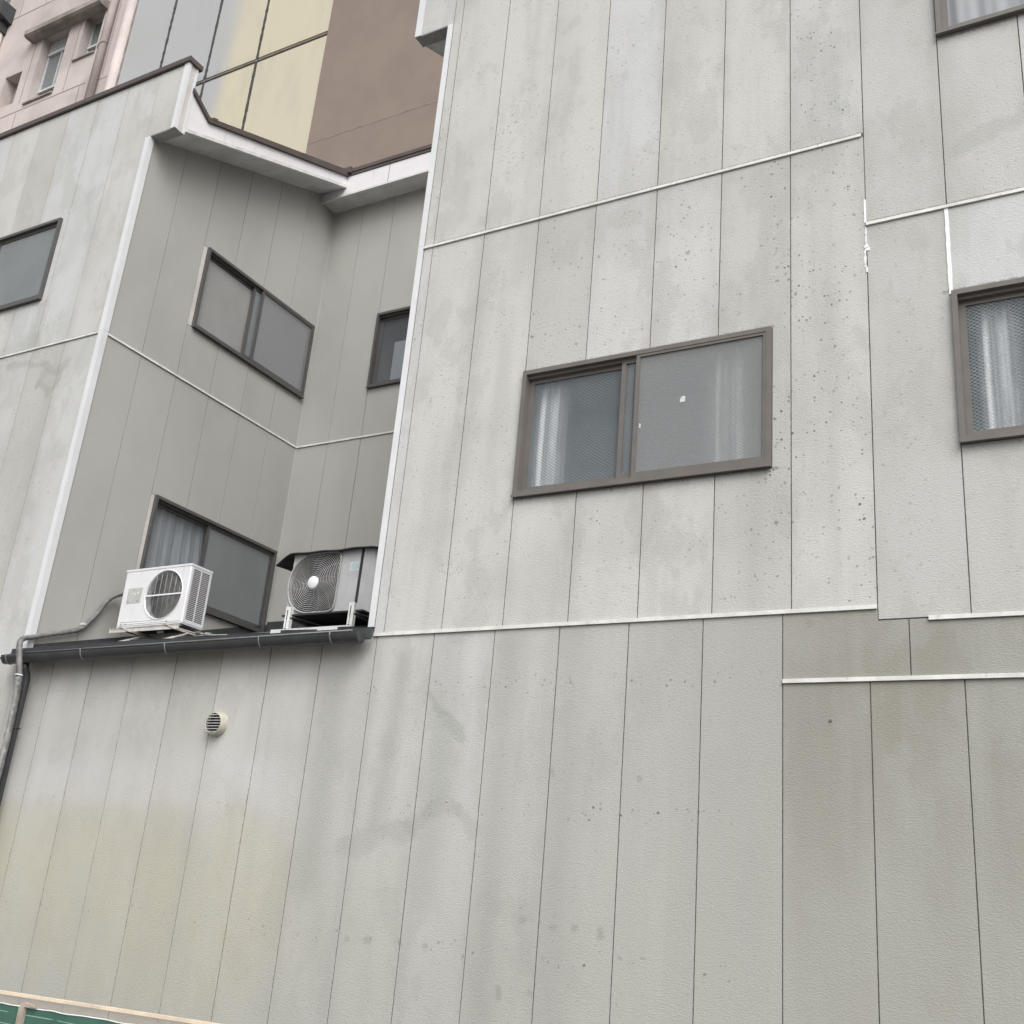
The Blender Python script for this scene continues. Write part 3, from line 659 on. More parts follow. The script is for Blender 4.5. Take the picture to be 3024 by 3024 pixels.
# roof slabs above
zr = lambda y: 5.43+SL*y
rf = MB()
for x0, x1, y0 in ((XE0-0.3, XF-0.035, 0.16), (XF-0.034, XG+0.034, YF+0.06), (XG+0.035, XE1+0.3, 0.16)):
    rf.prism([(y0, zr(y0)-0.02), (YE+0.4, zr(YE+0.4)-0.02), (YE+0.4, zr(YE+0.4)+0.02), (y0, zr(y0)+0.02)], x0, x1, 'x')
hp(rf.obj('roof', 'brown'))

# --- lean-to roof, gutter and downpipe ---------------------------------------------------
RS = 0.28
zl = lambda y: 0.035+RS*(y+0.05)
lr = hp(MB().prism([(-0.075, zl(-0.075)-0.03), (YB, zl(YB)-0.03), (YB, zl(YB)), (-0.075, zl(-0.075))], XC+0.001, XR-0.001, 'x').obj('lean_to_roof', 'roof'))
MB().box(XC-0.06, XR+0.07, -0.085, -0.060, -0.045, zl(-0.085)+0.004).obj('drip_edge', 'roof', lr)
for i in range(7):
    x = XC+0.3+i*0.5; MB().prism([(-0.07, zl(-0.07)+0.001), (YB, zl(YB)+0.001), (YB, zl(YB)+0.022), (-0.07, zl(-0.07)+0.022)], x-0.011, x+0.011, 'x').obj('roof_seam', 'roof', lr)
MB().box(XC+0.014, XR-0.001, YB-0.016, YB-0.003, zl(YB)-0.02, zl(YB)+0.19).obj('apron_flashing', 'roof', lr)
MB().prism([(0.06, zl(0.06)-0.02), (YB-0.016, zl(YB)-0.02), (YB-0.016, zl(YB)+0.16), (0.06, zl(0.06)+0.035)], XC+0.002, XC+0.013, 'x').obj('apron_flashing', 'roof', lr)
# gutter: half-round, falls to the left
GX0, GX1 = -3.665, -0.085
gt = MB(); prof = []
for i in range(13):
    a = math.pi*(1+i/12); prof.append((-0.137+0.050*math.cos(a), 0.0+0.068*math.sin(a)))
inn = [(y*1.0+(-0.137-y)*0.08, z*0.92+0.002) for y, z in prof]
ring = prof+inn[::-1]
n = len(ring)
zg = lambda x: -0.045+0.028*(x-GX0)/(GX1-GX0)
vs = [(GX0, y, z+zg(GX0)) for y, z in ring]+[(GX1, y, z+zg(GX1)) for y, z in ring]
gt.add(vs, [(i, (i+1) % n, n+(i+1) % n, n+i) for i in range(n)], True)
for X_, o_ in ((GX0, 0), (GX1, n)):
    gt.add([(X_, y, z+zg(X_)) for y, z in prof], [tuple(range(13))])
gut = hp(gt.obj('gutter', 'gutter'))
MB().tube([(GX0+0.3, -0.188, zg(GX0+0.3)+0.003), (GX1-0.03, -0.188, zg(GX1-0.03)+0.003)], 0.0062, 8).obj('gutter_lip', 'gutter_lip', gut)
MB().add([(X_+d, -0.137+0.053*math.cos(math.pi*(1+i/10)), 0.073*math.sin(math.pi*(1+i/10))+zg(X_)+0.002) for X_ in (GX1-0.16,) for i in range(11) for d in (0, 0.17)],
    [(2*i, 2*i+1, 2*i+3, 2*i+2) for i in range(10)], True).obj('gutter_end_cap', 'gutter', gut)
for x in (-3.60, -2.72, -1.82, -0.92, -0.30):
    pts = [(x, -0.137+0.054*math.cos(math.pi*(1+i/10)), 0.072*math.sin(math.pi*(1+i/10))+zg(x)+0.004) for i in range(11)]
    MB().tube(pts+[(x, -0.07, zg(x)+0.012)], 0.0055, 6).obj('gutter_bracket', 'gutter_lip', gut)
dp = MB().tube([(-3.43, -0.120, -0.10), (-3.43, -0.115, -0.15), (-3.432, -0.085, -0.19), (-3.432, -0.075, -0.24), (-3.432, -0.075, GZ+0.05)], 0.032, 14).obj('downpipe', 'gutter', gut)
for z in (-0.62, -1.7, -2.6):
    MB().tube([(-3.432+0.036*math.cos(a*math.pi/8), -0.075+0.036*math.sin(a*math.pi/8), z) for a in range(16)], 0.005, 6, True).box(-3.40, -3.36, -0.079, -0.071, z-0.004, z+0.004).obj('pipe_clip', 'gutter', gut)

# --- round vent cap ------------------------------------------------------------------------
def lathe(m, prof, c, seg=40):
    vs = [(c[0]+r_*math.cos(2*math.pi*k/seg), c[1]+y, c[2]+r_*math.sin(2*math.pi*k/seg)) for r_, y in prof for k in range(seg)]
    fs = [(j*seg+k, j*seg+(k+1) % seg, (j+1)*seg+(k+1) % seg, (j+1)*seg+k) for j in range(len(prof)-1) for k in range(seg)]
    return m.add(vs, fs, True)
VC = (-1.335, 0.0, -0.588)
vent = hp(lathe(MB(), [(0.088, 0.0), (0.088, -0.008), (0.083, -0.012), (0.080, -0.040), (0.076, -0.054), (0.072, -0.060), (0.069, -0.058), (0.069, -0.014)], VC).obj('vent_cap', 'vent'))
lathe(MB(), [(0.069, -0.016), (0.0005, -0.015)], VC).obj('vent_back', 'ac_dark', vent)
for i in range(-3, 4):
    z = i*0.0195; hw = math.sqrt(max(0.0695**2-z*z, 0)); 
    MB().prism([(-0.059, z-0.003), (-0.058, z+0.002), (-0.036, z+0.003), (-0.036, z-0.001)], -hw, hw, 'x').obj('vent_slat', 'vent_slat', vent, VC)

# ------------------------------------------------------------------ air conditioner units
def rounded(x0, x1, z0, z1, r, seg=6):
    out = []
    for cx, cz, a0 in ((x1-r, z1-r, 0), (x0+r, z1-r, 90), (x0+r, z0+r, 180), (x1-r, z0+r, 270)):
        for i in range(seg+1):
            a = R(a0+90*i/seg); out.append((cx+r*math.cos(a), cz+r*math.sin(a)))
    return out
def face_with_hole(m, rect, hole, y):
    """flat front sheet between a rectangle and an inner loop (loop ordered ccw), both sampled by angle"""
    x0, x1, z0, z1 = rect; n = len(hole); cx = sum(q[0] for q in hole)/n; cz = sum(q[1] for q in hole)/n
    outer = []
    for hx, hz in hole:
        dx, dz = hx-cx, hz-cz; t = 1e9
        if dx > 1e-9: t = min(t, (x1-cx)/dx)
        if dx < -1e-9: t = min(t, (x0-cx)/dx)
        if dz > 1e-9: t = min(t, (z1-cz)/dz)
        if dz < -1e-9: t = min(t, (z0-cz)/dz)
        outer.append([cx+dx*t, cz+dz*t])
    for cxr, czr in ((x0, z0), (x0, z1), (x1, z0), (x1, z1)):     # snap nearest sample to each corner
        k = min(range(n), key=lambda i: (outer[i][0]-cxr)**2+(outer[i][1]-czr)**2); outer[k] = [cxr, czr]
    vs = [(q[0], y, q[1]) for q in outer]+[(q[0], y, q[1]) for q in hole]
    return m.add(vs, [(i, (i+1) % n, n+(i+1) % n, n+i) for i in range(n)])

# ---- white unit: local origin at front-left-bottom, x right, y back, z up
ac = tag(empty('air_conditioner', (-3.335, 0.6, 0.372)), 'white outdoor air conditioner unit with round fan grille on a rusty roof stand', 'air conditioner')
ac.rotation_euler = (0, R(-0.55), R(0.6))
AW, AH, AD = 0.775, 0.520, 0.250
body = MB(); fx, fz, fr_ = 0.500, 0.262, 0.212
circ = [(fx+fr_*math.cos(2*math.pi*i/72), fz+fr_*math.sin(2*math.pi*i/72)) for i in range(72)]
face_with_hole(body, (0.012, AW-0.012, 0.008, AH-0.022), circ, 0.0)
body.add([(q[0], 0.0, q[1]) for q in circ]+[(fx+(q[0]-fx)*0.985, 0.012, fz+(q[1]-fz)*0.985) for q in circ]+[(fx+(q[0]-fx)*0.97, 0.06, fz+(q[1]-fz)*0.97) for q in circ],
    [(j*72+i, j*72+(i+1) % 72, (j+1)*72+(i+1) % 72, (j+1)*72+i) for j in range(2) for i in range(72)], True)
body.add([(0.012, 0, 0.008), (0.003, 0.004, 0.008), (0, 0.012, 0.008), (0.012, 0, AH-0.022), (0.003, 0.004, AH-0.022), (0, 0.012, AH-0.022)], [(0, 1, 4, 3), (1, 2, 5, 4)], True)
body.add([(AW-0.012, 0, 0.008), (AW-0.003, 0.004, 0.008), (AW, 0.012, 0.008), (AW-0.012, 0, AH-0.022), (AW-0.003, 0.004, AH-0.022), (AW, 0.012, AH-0.022)], [(0, 1, 4, 3), (1, 2, 5, 4)], True)
body.box(0, 0.004, 0.012, AD, 0.008, AH-0.022)
# right side with two columns of slots
sy0, sy1, sym = 0.035, AD-0.022, 0.128
body.box(AW-0.004, AW, 0.012, sy0, 0.008, AH-0.022).box(AW-0.004, AW, sy1, AD, 0.008, AH-0.022)
body.box(AW-0.004, AW, sy0, sy1, 0.008, 0.035).box(AW-0.004, AW, sy0, sy1, AH-0.040, AH-0.022)
body.box(0, AW, AD-0.004, AD-0.0002, 0.0082, AH-0.022)
casing = body.obj('casing', 'ac_white', ac)
lou = MB(); ns = 28; zz0, zz1 = 0.035, AH-0.040; dz = (zz1-zz0)/ns
lou.box(AW-0.0045, AW-0.0005, sym-0.006, sym+0.006, zz0, zz1)
for i in range(ns):
    lou.box(AW-0.0042, AW-0.0004, sy0, sym-0.006, zz0+i*dz, zz0+i*dz+dz*0.34); lou.box(AW-0.0042, AW-0.0004, sym+0.006, sy1, zz0+i*dz, zz0+i*dz+dz*0.34)
lou.obj('side_louvre', 'ac_white', casing)
MB().box(AW-0.03, AW-0.012, 0.02, AD-0.01, 0.02, AH-0.03).obj('coil', 'ac_dark', casing)
MB().box(-0.004, AW+0.004, -0.004, AD+0.004, AH-0.0215, AH).obj('lid', 'ac_white', ac, bevel=0.004)
MB().box(0.004, AW-0.004, 0.004, AD-0.004, -0.004, 0.008).obj('base_pan', 'ac_white', ac)
gr = MB()
gr.add([(fx+fr_*0.97*math.cos(2*math.pi*i/48), 0.062, fz+fr_*0.97*math.sin(2*math.pi*i/48)) for i in range(48)], [tuple(range(48))])
fan_back = gr.obj('fan_recess', 'ac_fin', ac)
gr = MB()
for i in range(-20, 21):
    z = i*0.0100; hw = math.sqrt(max((fr_*0.985)**2-z*z, 0)); gr.tube([(fx-hw, 0.010, fz+z), (fx+hw, 0.010, fz+z)], 0.0017, 5)
for i in range(-3, 4):
    x = i*0.058; hw = math.sqrt(max((fr_*0.985)**2-x*x, 0)); gr.tube([(fx+x, 0.006, fz-hw), (fx+x, 0.006, fz+hw)], 0.0022, 6)
gr.obj('fan_grille', 'wire', ac)
MB().box(fx-fr_*0.985, fx+fr_*0.985, 0.000, 0.006, fz-0.006, fz+0.006).obj('grille_bar', 'hub', ac)
MB().tube([(fx+(fr_+0.006)*math.cos(2*math.pi*i/64), -0.001, fz+(fr_+0.006)*math.sin(2*math.pi*i/64)) for i in range(64)], 0.005, 8, True).obj('grille_rim', 'ac_white', ac)
fan = MB()
for b_ in range(4):
    a0 = b_*math.pi/2+0.4
    def bl(u, v): 
        a = a0+u*1.1+v*0.25; r_ = 0.05+0.135*v; return (fx+r_*math.cos(a), 0.030+0.024*u, fz+r_*math.sin(a))
    fan.grid(6, 5, bl)
fan.obj('fan_blades', 'ac_dark', ac)
pl = MB().box(0.068, 0.240, -0.0015, -0.0003, 0.207, 0.345).obj('label_plate', 'plate', ac)
for x, z, w_ in ((0.112, 0.286, 0.008), (0.140, 0.290, 0.010), (0.158, 0.284, 0.012), (0.186, 0.292, 0.014)):
    MB().box(x, x+w_, -0.0022, -0.0016, z, z+0.014).obj('print_mark', 'mark', pl)
for x in (0.078, 0.188): MB().box(x, x+0.026, -0.0022, -0.0016, 0.216, 0.230).obj('print_mark', 'wire', pl)
MB().tube([(0.05, -0.0005, 0.040), (0.45, -0.0005, 0.042), (0.56, -0.0005, 0.050), (0.60, -0.0005, 0.060)], 0.0022, 6).obj('pressed_rib', 'ac_white', ac)
MB().box(0.03, AW-0.03, -0.0008, 0.0, 0.018, 0.0205).obj('pressed_rib', 'ac_fin', ac)
for x in (0.06, 0.115, 0.60): MB().tube([(x, -0.003, 0.022), (x, 0.002, 0.022)], 0.006, 8).obj('screw', 'ac_fin', ac)

# ---- its stand on the lean-to roof
st = tag(empty('roof_stand', (-2.95, 0.6, 0.20)), 'rusty white steel angle stand under the white air conditioner', 'stand')
def sp_(m, name, mat='rusty'):
    o = m.obj(name, mat, st); o.location = -Vector(st.location); return o
sp_(MB().box(-3.362, -2.535, 0.560, 0.592, 0.348, 0.3525).box(-3.362, -2.535, 0.5645, 0.568, 0.315, 0.3475), 'front_rail')
sp_(MB().box(-3.362, -2.535, 0.800, 0.832, 0.346, 0.350).box(-3.362, -2.535, 0.828, 0.832, 0.315, 0.3455), 'rear_rail')
for x in (-3.13, -2.60):
    sp_(MB().bar((x, 0.50, 0.325), (x, 0.93, 0.325), 0.024, 0.012), 'side_rail')
    sp_(MB().bar((x+0.026, 0.40, zl(0.40)+0.006), (x+0.026, 0.72, 0.318), 0.026, 0.006), 'leg')
    sp_(MB().bar((x-0.014, 0.42, zl(0.42)+0.006), (x-0.014, 0.74, 0.318), 0.010, 0.018), 'leg')
    sp_(MB().bar((x, 0.46, 0.33), (x+0.01, 1.05, zl(1.05)+0.006), 0.022, 0.010), 'brace')
    sp_(MB().bar((x, 0.37, zl(0.37)+0.004), (x, 1.10, zl(1.10)+0.004), 0.03, 0.005), 'foot_rail')
sp_(MB().box(-3.30, -2.58, 0.62, 0.80, 0.352, 0.3545), 'tray', 'ac_dark')
sp_(MB().box(-2.93, -2.86, 0.70, 0.715, 0.330, 0.346), 'tag_plate', 'hub')

# ---- grey unit under a black cover
a2 = tag(empty('air_conditioner', (-1.443, 0.6, 0.362)), 'silver grey outdoor air conditioner unit strapped under a black cover sheet', 'air conditioner')
a2.rotation_euler = (0, R(0.7), R(-0.8))
BW, BH, BD = 0.86, 0.512, 0.30
cx, cz = 0.248, 0.265
# outlet outline: circle on the left, squared right side
def outline(off=0.0, n=120):
    pts = []
    xr, zt, zb, rr = 0.497+off, 0.502-0.002+off, 0.024-off, 0.240+off
    for i in range(n):
        a = 2*math.pi*i/n; dx, dz = math.cos(a), math.sin(a); t = rr
        if dx > 0:
            # superellipse-like squared corner
            hx, hz = xr-cx, (zt-cz if dz > 0 else cz-zb); p_ = 9
            t = 1/((abs(dx)/hx)**p_+(abs(dz)/hz)**p_)**(1/p_)
        else:
            hz = zt-cz if dz > 0 else cz-zb; p_ = 2.2
            t = 1/((abs(dx)/rr)**p_+(abs(dz)/hz)**p_)**(1/p_)
        pts.append((cx+dx*t, cz+dz*t))
    return pts
hole = outline()
b2 = MB(); face_with_hole(b2, (0.012, BW-0.10, 0.006, BH-0.006), hole, 0.0)
n = len(hole)
b2.add([(q[0], 0.0, q[1]) for q in hole]+[(q[0], 0.03, q[1]) for q in hole], [(i, (i+1) % n, n+(i+1) % n, n+i) for i in range(n)], True)
b2.add([(0.012, 0, 0.006), (0, 0.012, 0.006), (0.012, 0, BH-0.006), (0, 0.012, BH-0.006)], [(0, 1, 3, 2)], True)
b2.box(0, 0.004, 0.012, BD, 0.006, BH-0.006)
arc = [(BW-0.10+0.10*math.sin(R(a)), 0.10-0.10*math.cos(R(a))) for a in range(0, 91, 10)]
b2.add([(x, y, z) for z in (0.006, BH-0.006) for x, y in arc], [(i, i+1, 10+i+1, 10+i) for i in range(9)], True)
b2.box(BW-0.004, BW, 0.10, BD, 0.006, BH-0.006).box(0.0, BW, BD-0.004, BD-0.0003, 0.0062, BH-0.0062)
top = [(0.012, 0), *arc, (BW, BD), (0, BD), (0, 0.012)]
b2.prism(top, BH-0.006, BH, 'z').prism(top, 0.0, 0.006, 'z')
c2 = b2.obj('casing', 'ac_grey', a2)
MB().add([(q[0], 0.031, q[1]) for q in hole], [tuple(range(n))]).obj('fan_recess', 'ac_dark', a2)
MB().tube([(q[0], -0.010, q[1]) for q in outline(0.004)], 0.0075, 8, True).obj('grille_rim', 'wire_light', a2)
side = outline(0.0); o1 = outline(0.008)
MB().add([(q[0], -0.008, q[1]) for q in outline(0.006)]+[(q[0], 0.0, q[1]) for q in outline(0.010)], [(i, (i+1) % n, n+(i+1) % n, n+i) for i in range(n)], True).obj('grille_skirt', 'ac_grey', a2)
gr = MB()
def inside(x, z):
    dx, dz = x-cx, z-cz; d = math.hypot(dx, dz)+1e-9; a = math.atan2(dz, dx) % (2*math.pi); i = a/(2*math.pi)*n
    q0, q1 = hole[int(i) % n], hole[(int(i)+1) % n]; f_ = i-int(i)
    return d < math.hypot(q0[0]+(q1[0]-q0[0])*f_-cx, q0[1]+(q1[1]-q0[1])*f_-cz)
r_ = 0.062
while r_ < 0.345:
    run = []; loop = []
    m_ = 96
    ins = [inside(cx+r_*math.cos(2*math.pi*i/m_), cz+r_*math.sin(2*math.pi*i/m_)) for i in range(m_)]
    P = lambda i: (cx+r_*math.cos(2*math.pi*i/m_), -0.006-0.004*(1-r_/0.35), cz+r_*math.sin(2*math.pi*i/m_))
    if all(ins): gr.tube([P(i) for i in range(m_)], 0.0031, 5, True)
    elif any(ins):
        s0 = next(i for i in range(m_) if not ins[i])
        for j in range(1, m_+1):
            i = (s0+j) % m_
            if ins[i]: run.append(P(i))
            else:
                if len(run) > 1: gr.tube(run, 0.0031, 5)
                run = []
        if len(run) > 1: gr.tube(run, 0.0031, 5)
    r_ += 0.0150
gr.obj('fan_grille', 'wire_light', a2)
gr = MB()
for k in range(14):
    a = 2*math.pi*k/14+0.1; i = int(k*n/14+0.1/(2*math.pi)*n) % n; q = hole[i]
    pts = []
    for j in range(7):
        t = j/6; r0 = 0.055; rr = r0+(math.hypot(q[0]-cx, q[1]-cz)-r0)*t; aa = math.atan2(q[1]-cz, q[0]-cx)+0.5*(1-t)
        if inside(cx+rr*math.cos(aa), cz+rr*math.sin(aa)) or j == 6: pts.append((cx+rr*math.cos(aa), -0.002, cz+rr*math.sin(aa)))
    if len(pts) > 1: gr.tube(pts, 0.0017, 5)
gr.obj('grille_spokes', 'wire', a2)
lathe(MB(), [(0.0005, -0.016), (0.045, -0.015), (0.052, -0.010), (0.053, 0.0)], (cx, 0, cz), 36).obj('grille_hub', 'hub', a2)
MB().box(0.590, 0.672, -0.0012, -0.0003, 0.338, 0.408).obj('label', 'white', a2)
MB().prism(rounded(0.606, 0.668, 0.348, 0.402, 0.02), -0.0020, -0.0013, 'y').obj('label_print', 'bluelabel', a2)
MB().box(0.688, 0.712, -0.004, -0.0005, -0.06, BH+0.002).obj('strap', 'black', a2)
# black cover sheet, sagging past the left end
def cov(u, v):
    x = -0.155+(BW+0.28)*u; y = -0.055+(BD+0.10)*v
    z = BH+0.006+0.004*math.sin(u*9)*(1-v)*0.4
    e = max(0, 0.16-u)/0.16; z -= 0.075*e**1.6; y += 0.03*e*(1-v)
    z -= 0.012*(1-v)**3+0.003*math.sin(u*23+1)*(1-v)**2; z -= 0.03*max(0, u-0.85)/0.15
    return (x, y, z)
cs = MB().grid(40, 10, cov); top_n = len(cs.v)
cs.grid(40, 10, lambda u, v: (cov(u, v)[0], cov(u, v)[1], cov(u, v)[2]-0.006))
q = 41
for ring_ in ([i for i in range(41)], [10*q+i for i in range(41)], [j*q for j in range(11)], [j*q+40 for j in range(11)]):
    for a_, b_ in zip(ring_, ring_[1:]): cs.f.append((a_, b_, top_n+b_, top_n+a_)); cs.smooth.append(False)
cs.obj('cover_sheet', 'black_sheet', a2)
# stand of the grey unit: slotted uprights, angle bar, dark base
s2 = tag(empty('roof_stand', (-1.0, 0.5, 0.2)), 'steel stand with two white slotted uprights under the grey air conditioner', 'stand')
def s2p(m, name, mat='steel'):
    o = m.obj(name, mat, s2); o.location = -Vector(s2.location); return o
for x in (-1.345, -0.735):
    y = 0.505; z0, z1 = zl(0.5)+0.002, 0.412
    up1 = s2p(MB().box(x, x+0.050, y, y+0.003, z0, z1).box(x+0.041, x+0.044, y+0.003, y+0.04, z0, z1), 'upright')
    o = MB().box(x+0.019, x+0.0235, y-0.0012, y-0.0002, z0+0.06, z1-0.025).obj('slot', 'ac_fin', up1)
    o = MB().box(x+0.0175, x+0.025, y-0.0018, y-0.0004, z0+0.12, z1-0.028).obj('slot', 'ac_dark', up1)
    MB().tube([(x+0.021, y-0.008, z0+0.045), (x+0.021, y+0.002, z0+0.045)], 0.009, 6).obj('bolt', 'ac_fin', up1)
    s2p(MB().bar((x+0.03, 0.51, 0.325), (x+0.03, 0.93, 0.325), 0.03, 0.014), 'side_rail', 'gutter_lip')
    s2p(MB().bar((x+0.03, 0.26, zl(0.26)+0.006), (x+0.03, 1.05, zl(1.05)+0.006), 0.03, 0.008), 'foot_rail', 'gutter_lip')
    s2p(MB().bar((x+0.05, 0.53, 0.335), (x+0.22, 0.86, zl(0.86)+0.02), 0.022, 0.006), 'brace', 'gutter_lip')
s2p(MB().box(-1.262, -0.505, 0.285, 0.289, zl(0.285)+0.010, zl(0.285)+0.040).box(-1.262, -0.505, 0.2895, 0.32, zl(0.285)+0.022, zl(0.285)+0.025), 'angle_bar', 'peel')
s2p(MB().box(-1.40, -0.62, 0.53, 0.92, 0.345, 0.358), 'tray', 'black')

# ---- wrapped refrigerant pipe: from the white unit round the corner and down the wall
def smooth(pts, n=8):
    pts = [Vector(q) for q in pts]; out = []
    for i in range(len(pts)-1):
        p0, p1, p2, p3 = pts[max(i-1, 0)], pts[i], pts[i+1], pts[min(i+2, len(pts)-1)]
        for k in range(n):
            t = k/n; out.append(0.5*((2*p1)+(p2-p0)*t+(2*p0-5*p1+4*p2-p3)*t*t+(3*p1-p0-3*p2+p3)*t**3))
    out.append(pts[-1]); return out
pipe = tag(empty('refrigerant_pipe', (-3.45, -0.2, GZ)), 'grey tape-wrapped pipe curving from the white air conditioner down past the gutter end', 'pipe')
path = smooth([(-3.36, 0.80, 0.60), (-3.45, 0.80, 0.735), (-3.545, 0.76, 0.735), (-3.575, 0.66, 0.655), (-3.590, 0.57, 0.485), (-3.592, 0.46, 0.345), (-3.590, 0.33, 0.275), (-3.590, 0.17, 0.215), (-3.588, 0.04, 0.160),
    (-3.560, -0.08, 0.115), (-3.455, -0.19, 0.055), (-3.400, -0.215, -0.04), (-3.358, -0.215, -0.16), (-3.350, -0.195, -0.27), (-3.370, -0.165, -0.45), (-3.388, -0.145, -0.75), (-3.40, -0.14, -1.4), (-3.40, -0.14, GZ+0.02)])
rads = [0.021+0.0015*math.sin(i*1.9) for i in range(len(path))]
o = MB().tube(path, rads, 12).obj('pipe_wrap', 'hose', pipe); o.location = -Vector(pipe.location)
k0 = next(i for i, q_ in enumerate(path) if q_.z < 0.02)
o = MB().tube([q_+Vector((-0.030, 0.004, 0.0)) for q_ in path[k0-6:]], [0.012+0.0012*math.sin(i*2.3) for i in range(len(path[k0-6:]))], 10).obj('pipe_wrap', 'hose', pipe); o.location = -Vector(pipe.location)
o = MB().tube([q_+Vector((-0.006, -0.004, 0.0)) for q_ in path[k0+18:]], [0.0235+0.003*math.sin(i*2.7) for i in range(len(path[k0+18:]))], 12).obj('tape_wrap', 'tape', pipe); o.location = -Vector(pipe.location)
kc = path[k0+17]
o = MB().tube([kc+Vector((0.029*math.cos(a*math.pi/8)-0.008, 0.026*math.sin(a*math.pi/8), 0.0)) for a in range(16)], 0.006, 6, True).obj('pipe_clip', 'steel', pipe); o.location = -Vector(pipe.location)
o = MB().box(-3.617, -3.570, 0.455, 0.480, 0.372, 0.390).obj('wall_clip', 'trim', pipe); o.location = -Vector(pipe.location)
# drain hose lying on the roof between the two units
dh = tag(empty('drain_hose', (-2.3, 0.8, zl(0.8))), 'thin grey drain hose lying on the lean-to roof between the air conditioners', 'hose')
hp_ = smooth([(-2.62, 0.80, 0.35), (-2.50, 0.84, zl(0.84)+0.05), (-2.36, 0.85, zl(0.85)+0.035), (-2.0, 0.84, zl(0.84)+0.03), (-1.6, 0.80, zl(0.80)+0.025), (-1.2, 0.74, zl(0.74)+0.02)])
o = MB().tube(hp_, 0.010, 8).obj('hose', 'tape', dh); o.location = -Vector(dh.location)
o = MB().tube(hp_[8:13], 0.019, 10).obj('hose_joint', 'tape', dh); o.location = -Vector(dh.location)

# ------------------------------------------------------------------ site fence with green sheet
FY = -1.2
fe = tag(empty('site_fence', (-1.5, FY, GZ)), 'timber site fence with a green woven sheet hanging below the top rail', 'fence')
def fp(m, name, mat):
    o = m.obj(name, mat, fe); o.location = -Vector(fe.location); return o
FX0, FX1 = -5.2, 1.6
zt = lambda x: -2.318+0.010*(x+1.46)
fp(MB().add([(x, y, zt(x)+dz) for x in (FX0, FX1) for y in (FY-0.014, FY+0.014) for dz in (-0.016, 0)], [(0, 1, 3, 2), (4, 6, 7, 5), (0, 4, 5, 1), (2, 3, 7, 6), (0, 2, 6, 4), (1, 5, 7, 3)]), 'top_rail', 'wood')
fp(MB().box(FX0, FX1, FY-0.010, FY+0.010, -2.95, -2.915), 'lower_rail', 'woodgrey')
for x in (-5.0, -3.1, -1.205, 0.7):
    fp(MB().box(x-0.018, x+0.018, FY-0.046, FY-0.016, GZ-0.1, zt(x)-0.060), 'post', 'woodgrey')
    fp(MB().prism([(x-0.018, zt(x)-0.060), (x+0.02, zt(x)-0.060), (x+0.10, zt(x)-0.056), (x+0.06, zt(x)-0.044), (x+0.01, zt(x)-0.036), (x-0.012, zt(x)-0.040)], FY-0.040, FY-0.018, 'y'), 'splintered_post_top', 'woodgrey')
def sheet(u, v):
    x = FX0+(FX1-FX0)*u; sag = 0.005*math.sin(u*61)+0.003*math.sin(u*140+1)
    top = zt(x)-0.060-abs(sag)*0.6; z = GZ+0.02+(top-GZ-0.02)*v
    return (x+1.5, -0.0135+0.006*math.sin(u*90+v*3)-0.004+0.0, z-GZ)
sh = MB().grid(220, 12, sheet).obj('green_sheet', 'green', fe)
he = MB().tube([Vector(sheet(i/220, 1.0))+Vector((0, -0.001, 0)) for i in range(221)], 0.0032, 6).obj('sheet_hem', 'hub', fe)
MB().grid(60, 1, lambda u, v: (FX0+(FX1-FX0)*u+1.5, 0.004, zt(FX0+(FX1-FX0)*u)-0.016-0.050*(1-v)-GZ)).obj('clear_strip', pane_mat('clear_film', (0.45, 0.36, 0.31), 0.35, 0.28, 0, 0.4), fe)

# ------------------------------------------------------------------ tall building behind, grey / cream panels and brown wall
BY = 8.0
tb = tag(empty('office_building', (-8, BY, GZ)), 'tall building behind with grey and cream panels beside a plain brown wall', 'building')
def tp(m, name, mat, parent=None, **kw):
    o = m.obj(name, mat, parent or tb, **kw)
    if parent is None: o.location = Vector(o.location)-Vector(tb.location)
    return o
TZ = 33.0
core = tp(MB().box(-16.5, -9.62, BY+0.05, BY+9, GZ, TZ), 'wall', 'gasket')
vx = [-16.50, -14.955, -13.26, -11.65, -9.615]; hz = [GZ+0.1, 2.4, 6.9, 11.4, 15.89, 20.4, 24.9, 29.4, TZ]
for i in range(4):
    for j in range(len(hz)-1):
        g_ = 0.022
        o = MB().prism([(-(vx[i+1]-vx[i])/2+g_, -(hz[j+1]-hz[j])/2+0.075), ((vx[i+1]-vx[i])/2-g_, -(hz[j+1]-hz[j])/2+0.075), ((vx[i+1]-vx[i])/2-g_, (hz[j+1]-hz[j])/2-0.05), (-(vx[i+1]-vx[i])/2+g_, (hz[j+1]-hz[j])/2-0.05)], rng.uniform(-0.004, 0.004), 0.06, 'y', 0.006).obj('wall_panel', 'greycream', core)
        o.location = Vector(((vx[i]+vx[i+1])/2, BY, (hz[j]+hz[j+1])/2))
for i in range(1, 4):     # ragged sealant beads
    m = MB(); z = 9.0
    while z < 24:
        dz = rng.uniform(0.06, 0.14); w_ = 0.024+0.018*rng.random(); m.box(vx[i]-w_, vx[i]+w_, BY-0.012-0.004*rng.random(), BY+0.05, z, z+dz); z += dz
    o = m.obj('joint_bead', 'gasket', core)
for z in (15.89,):
    o = MB().box(-16.5, -9.62, BY-0.016, BY+0.05, z-0.012, z+0.010).obj('joint_bead', 'slab', core)
bwall = tp(MB().box(-9.60, 14, BY-0.03, BY+9, GZ, TZ), 'wall', 'brownwall')
for z in (8.9, 12.93, 16.9, 20.9):
    o = MB().box(-9.60, 14, BY-0.034, BY-0.0305, z-0.014, z+0.014).obj('wall_groove', 'groove', bwall)

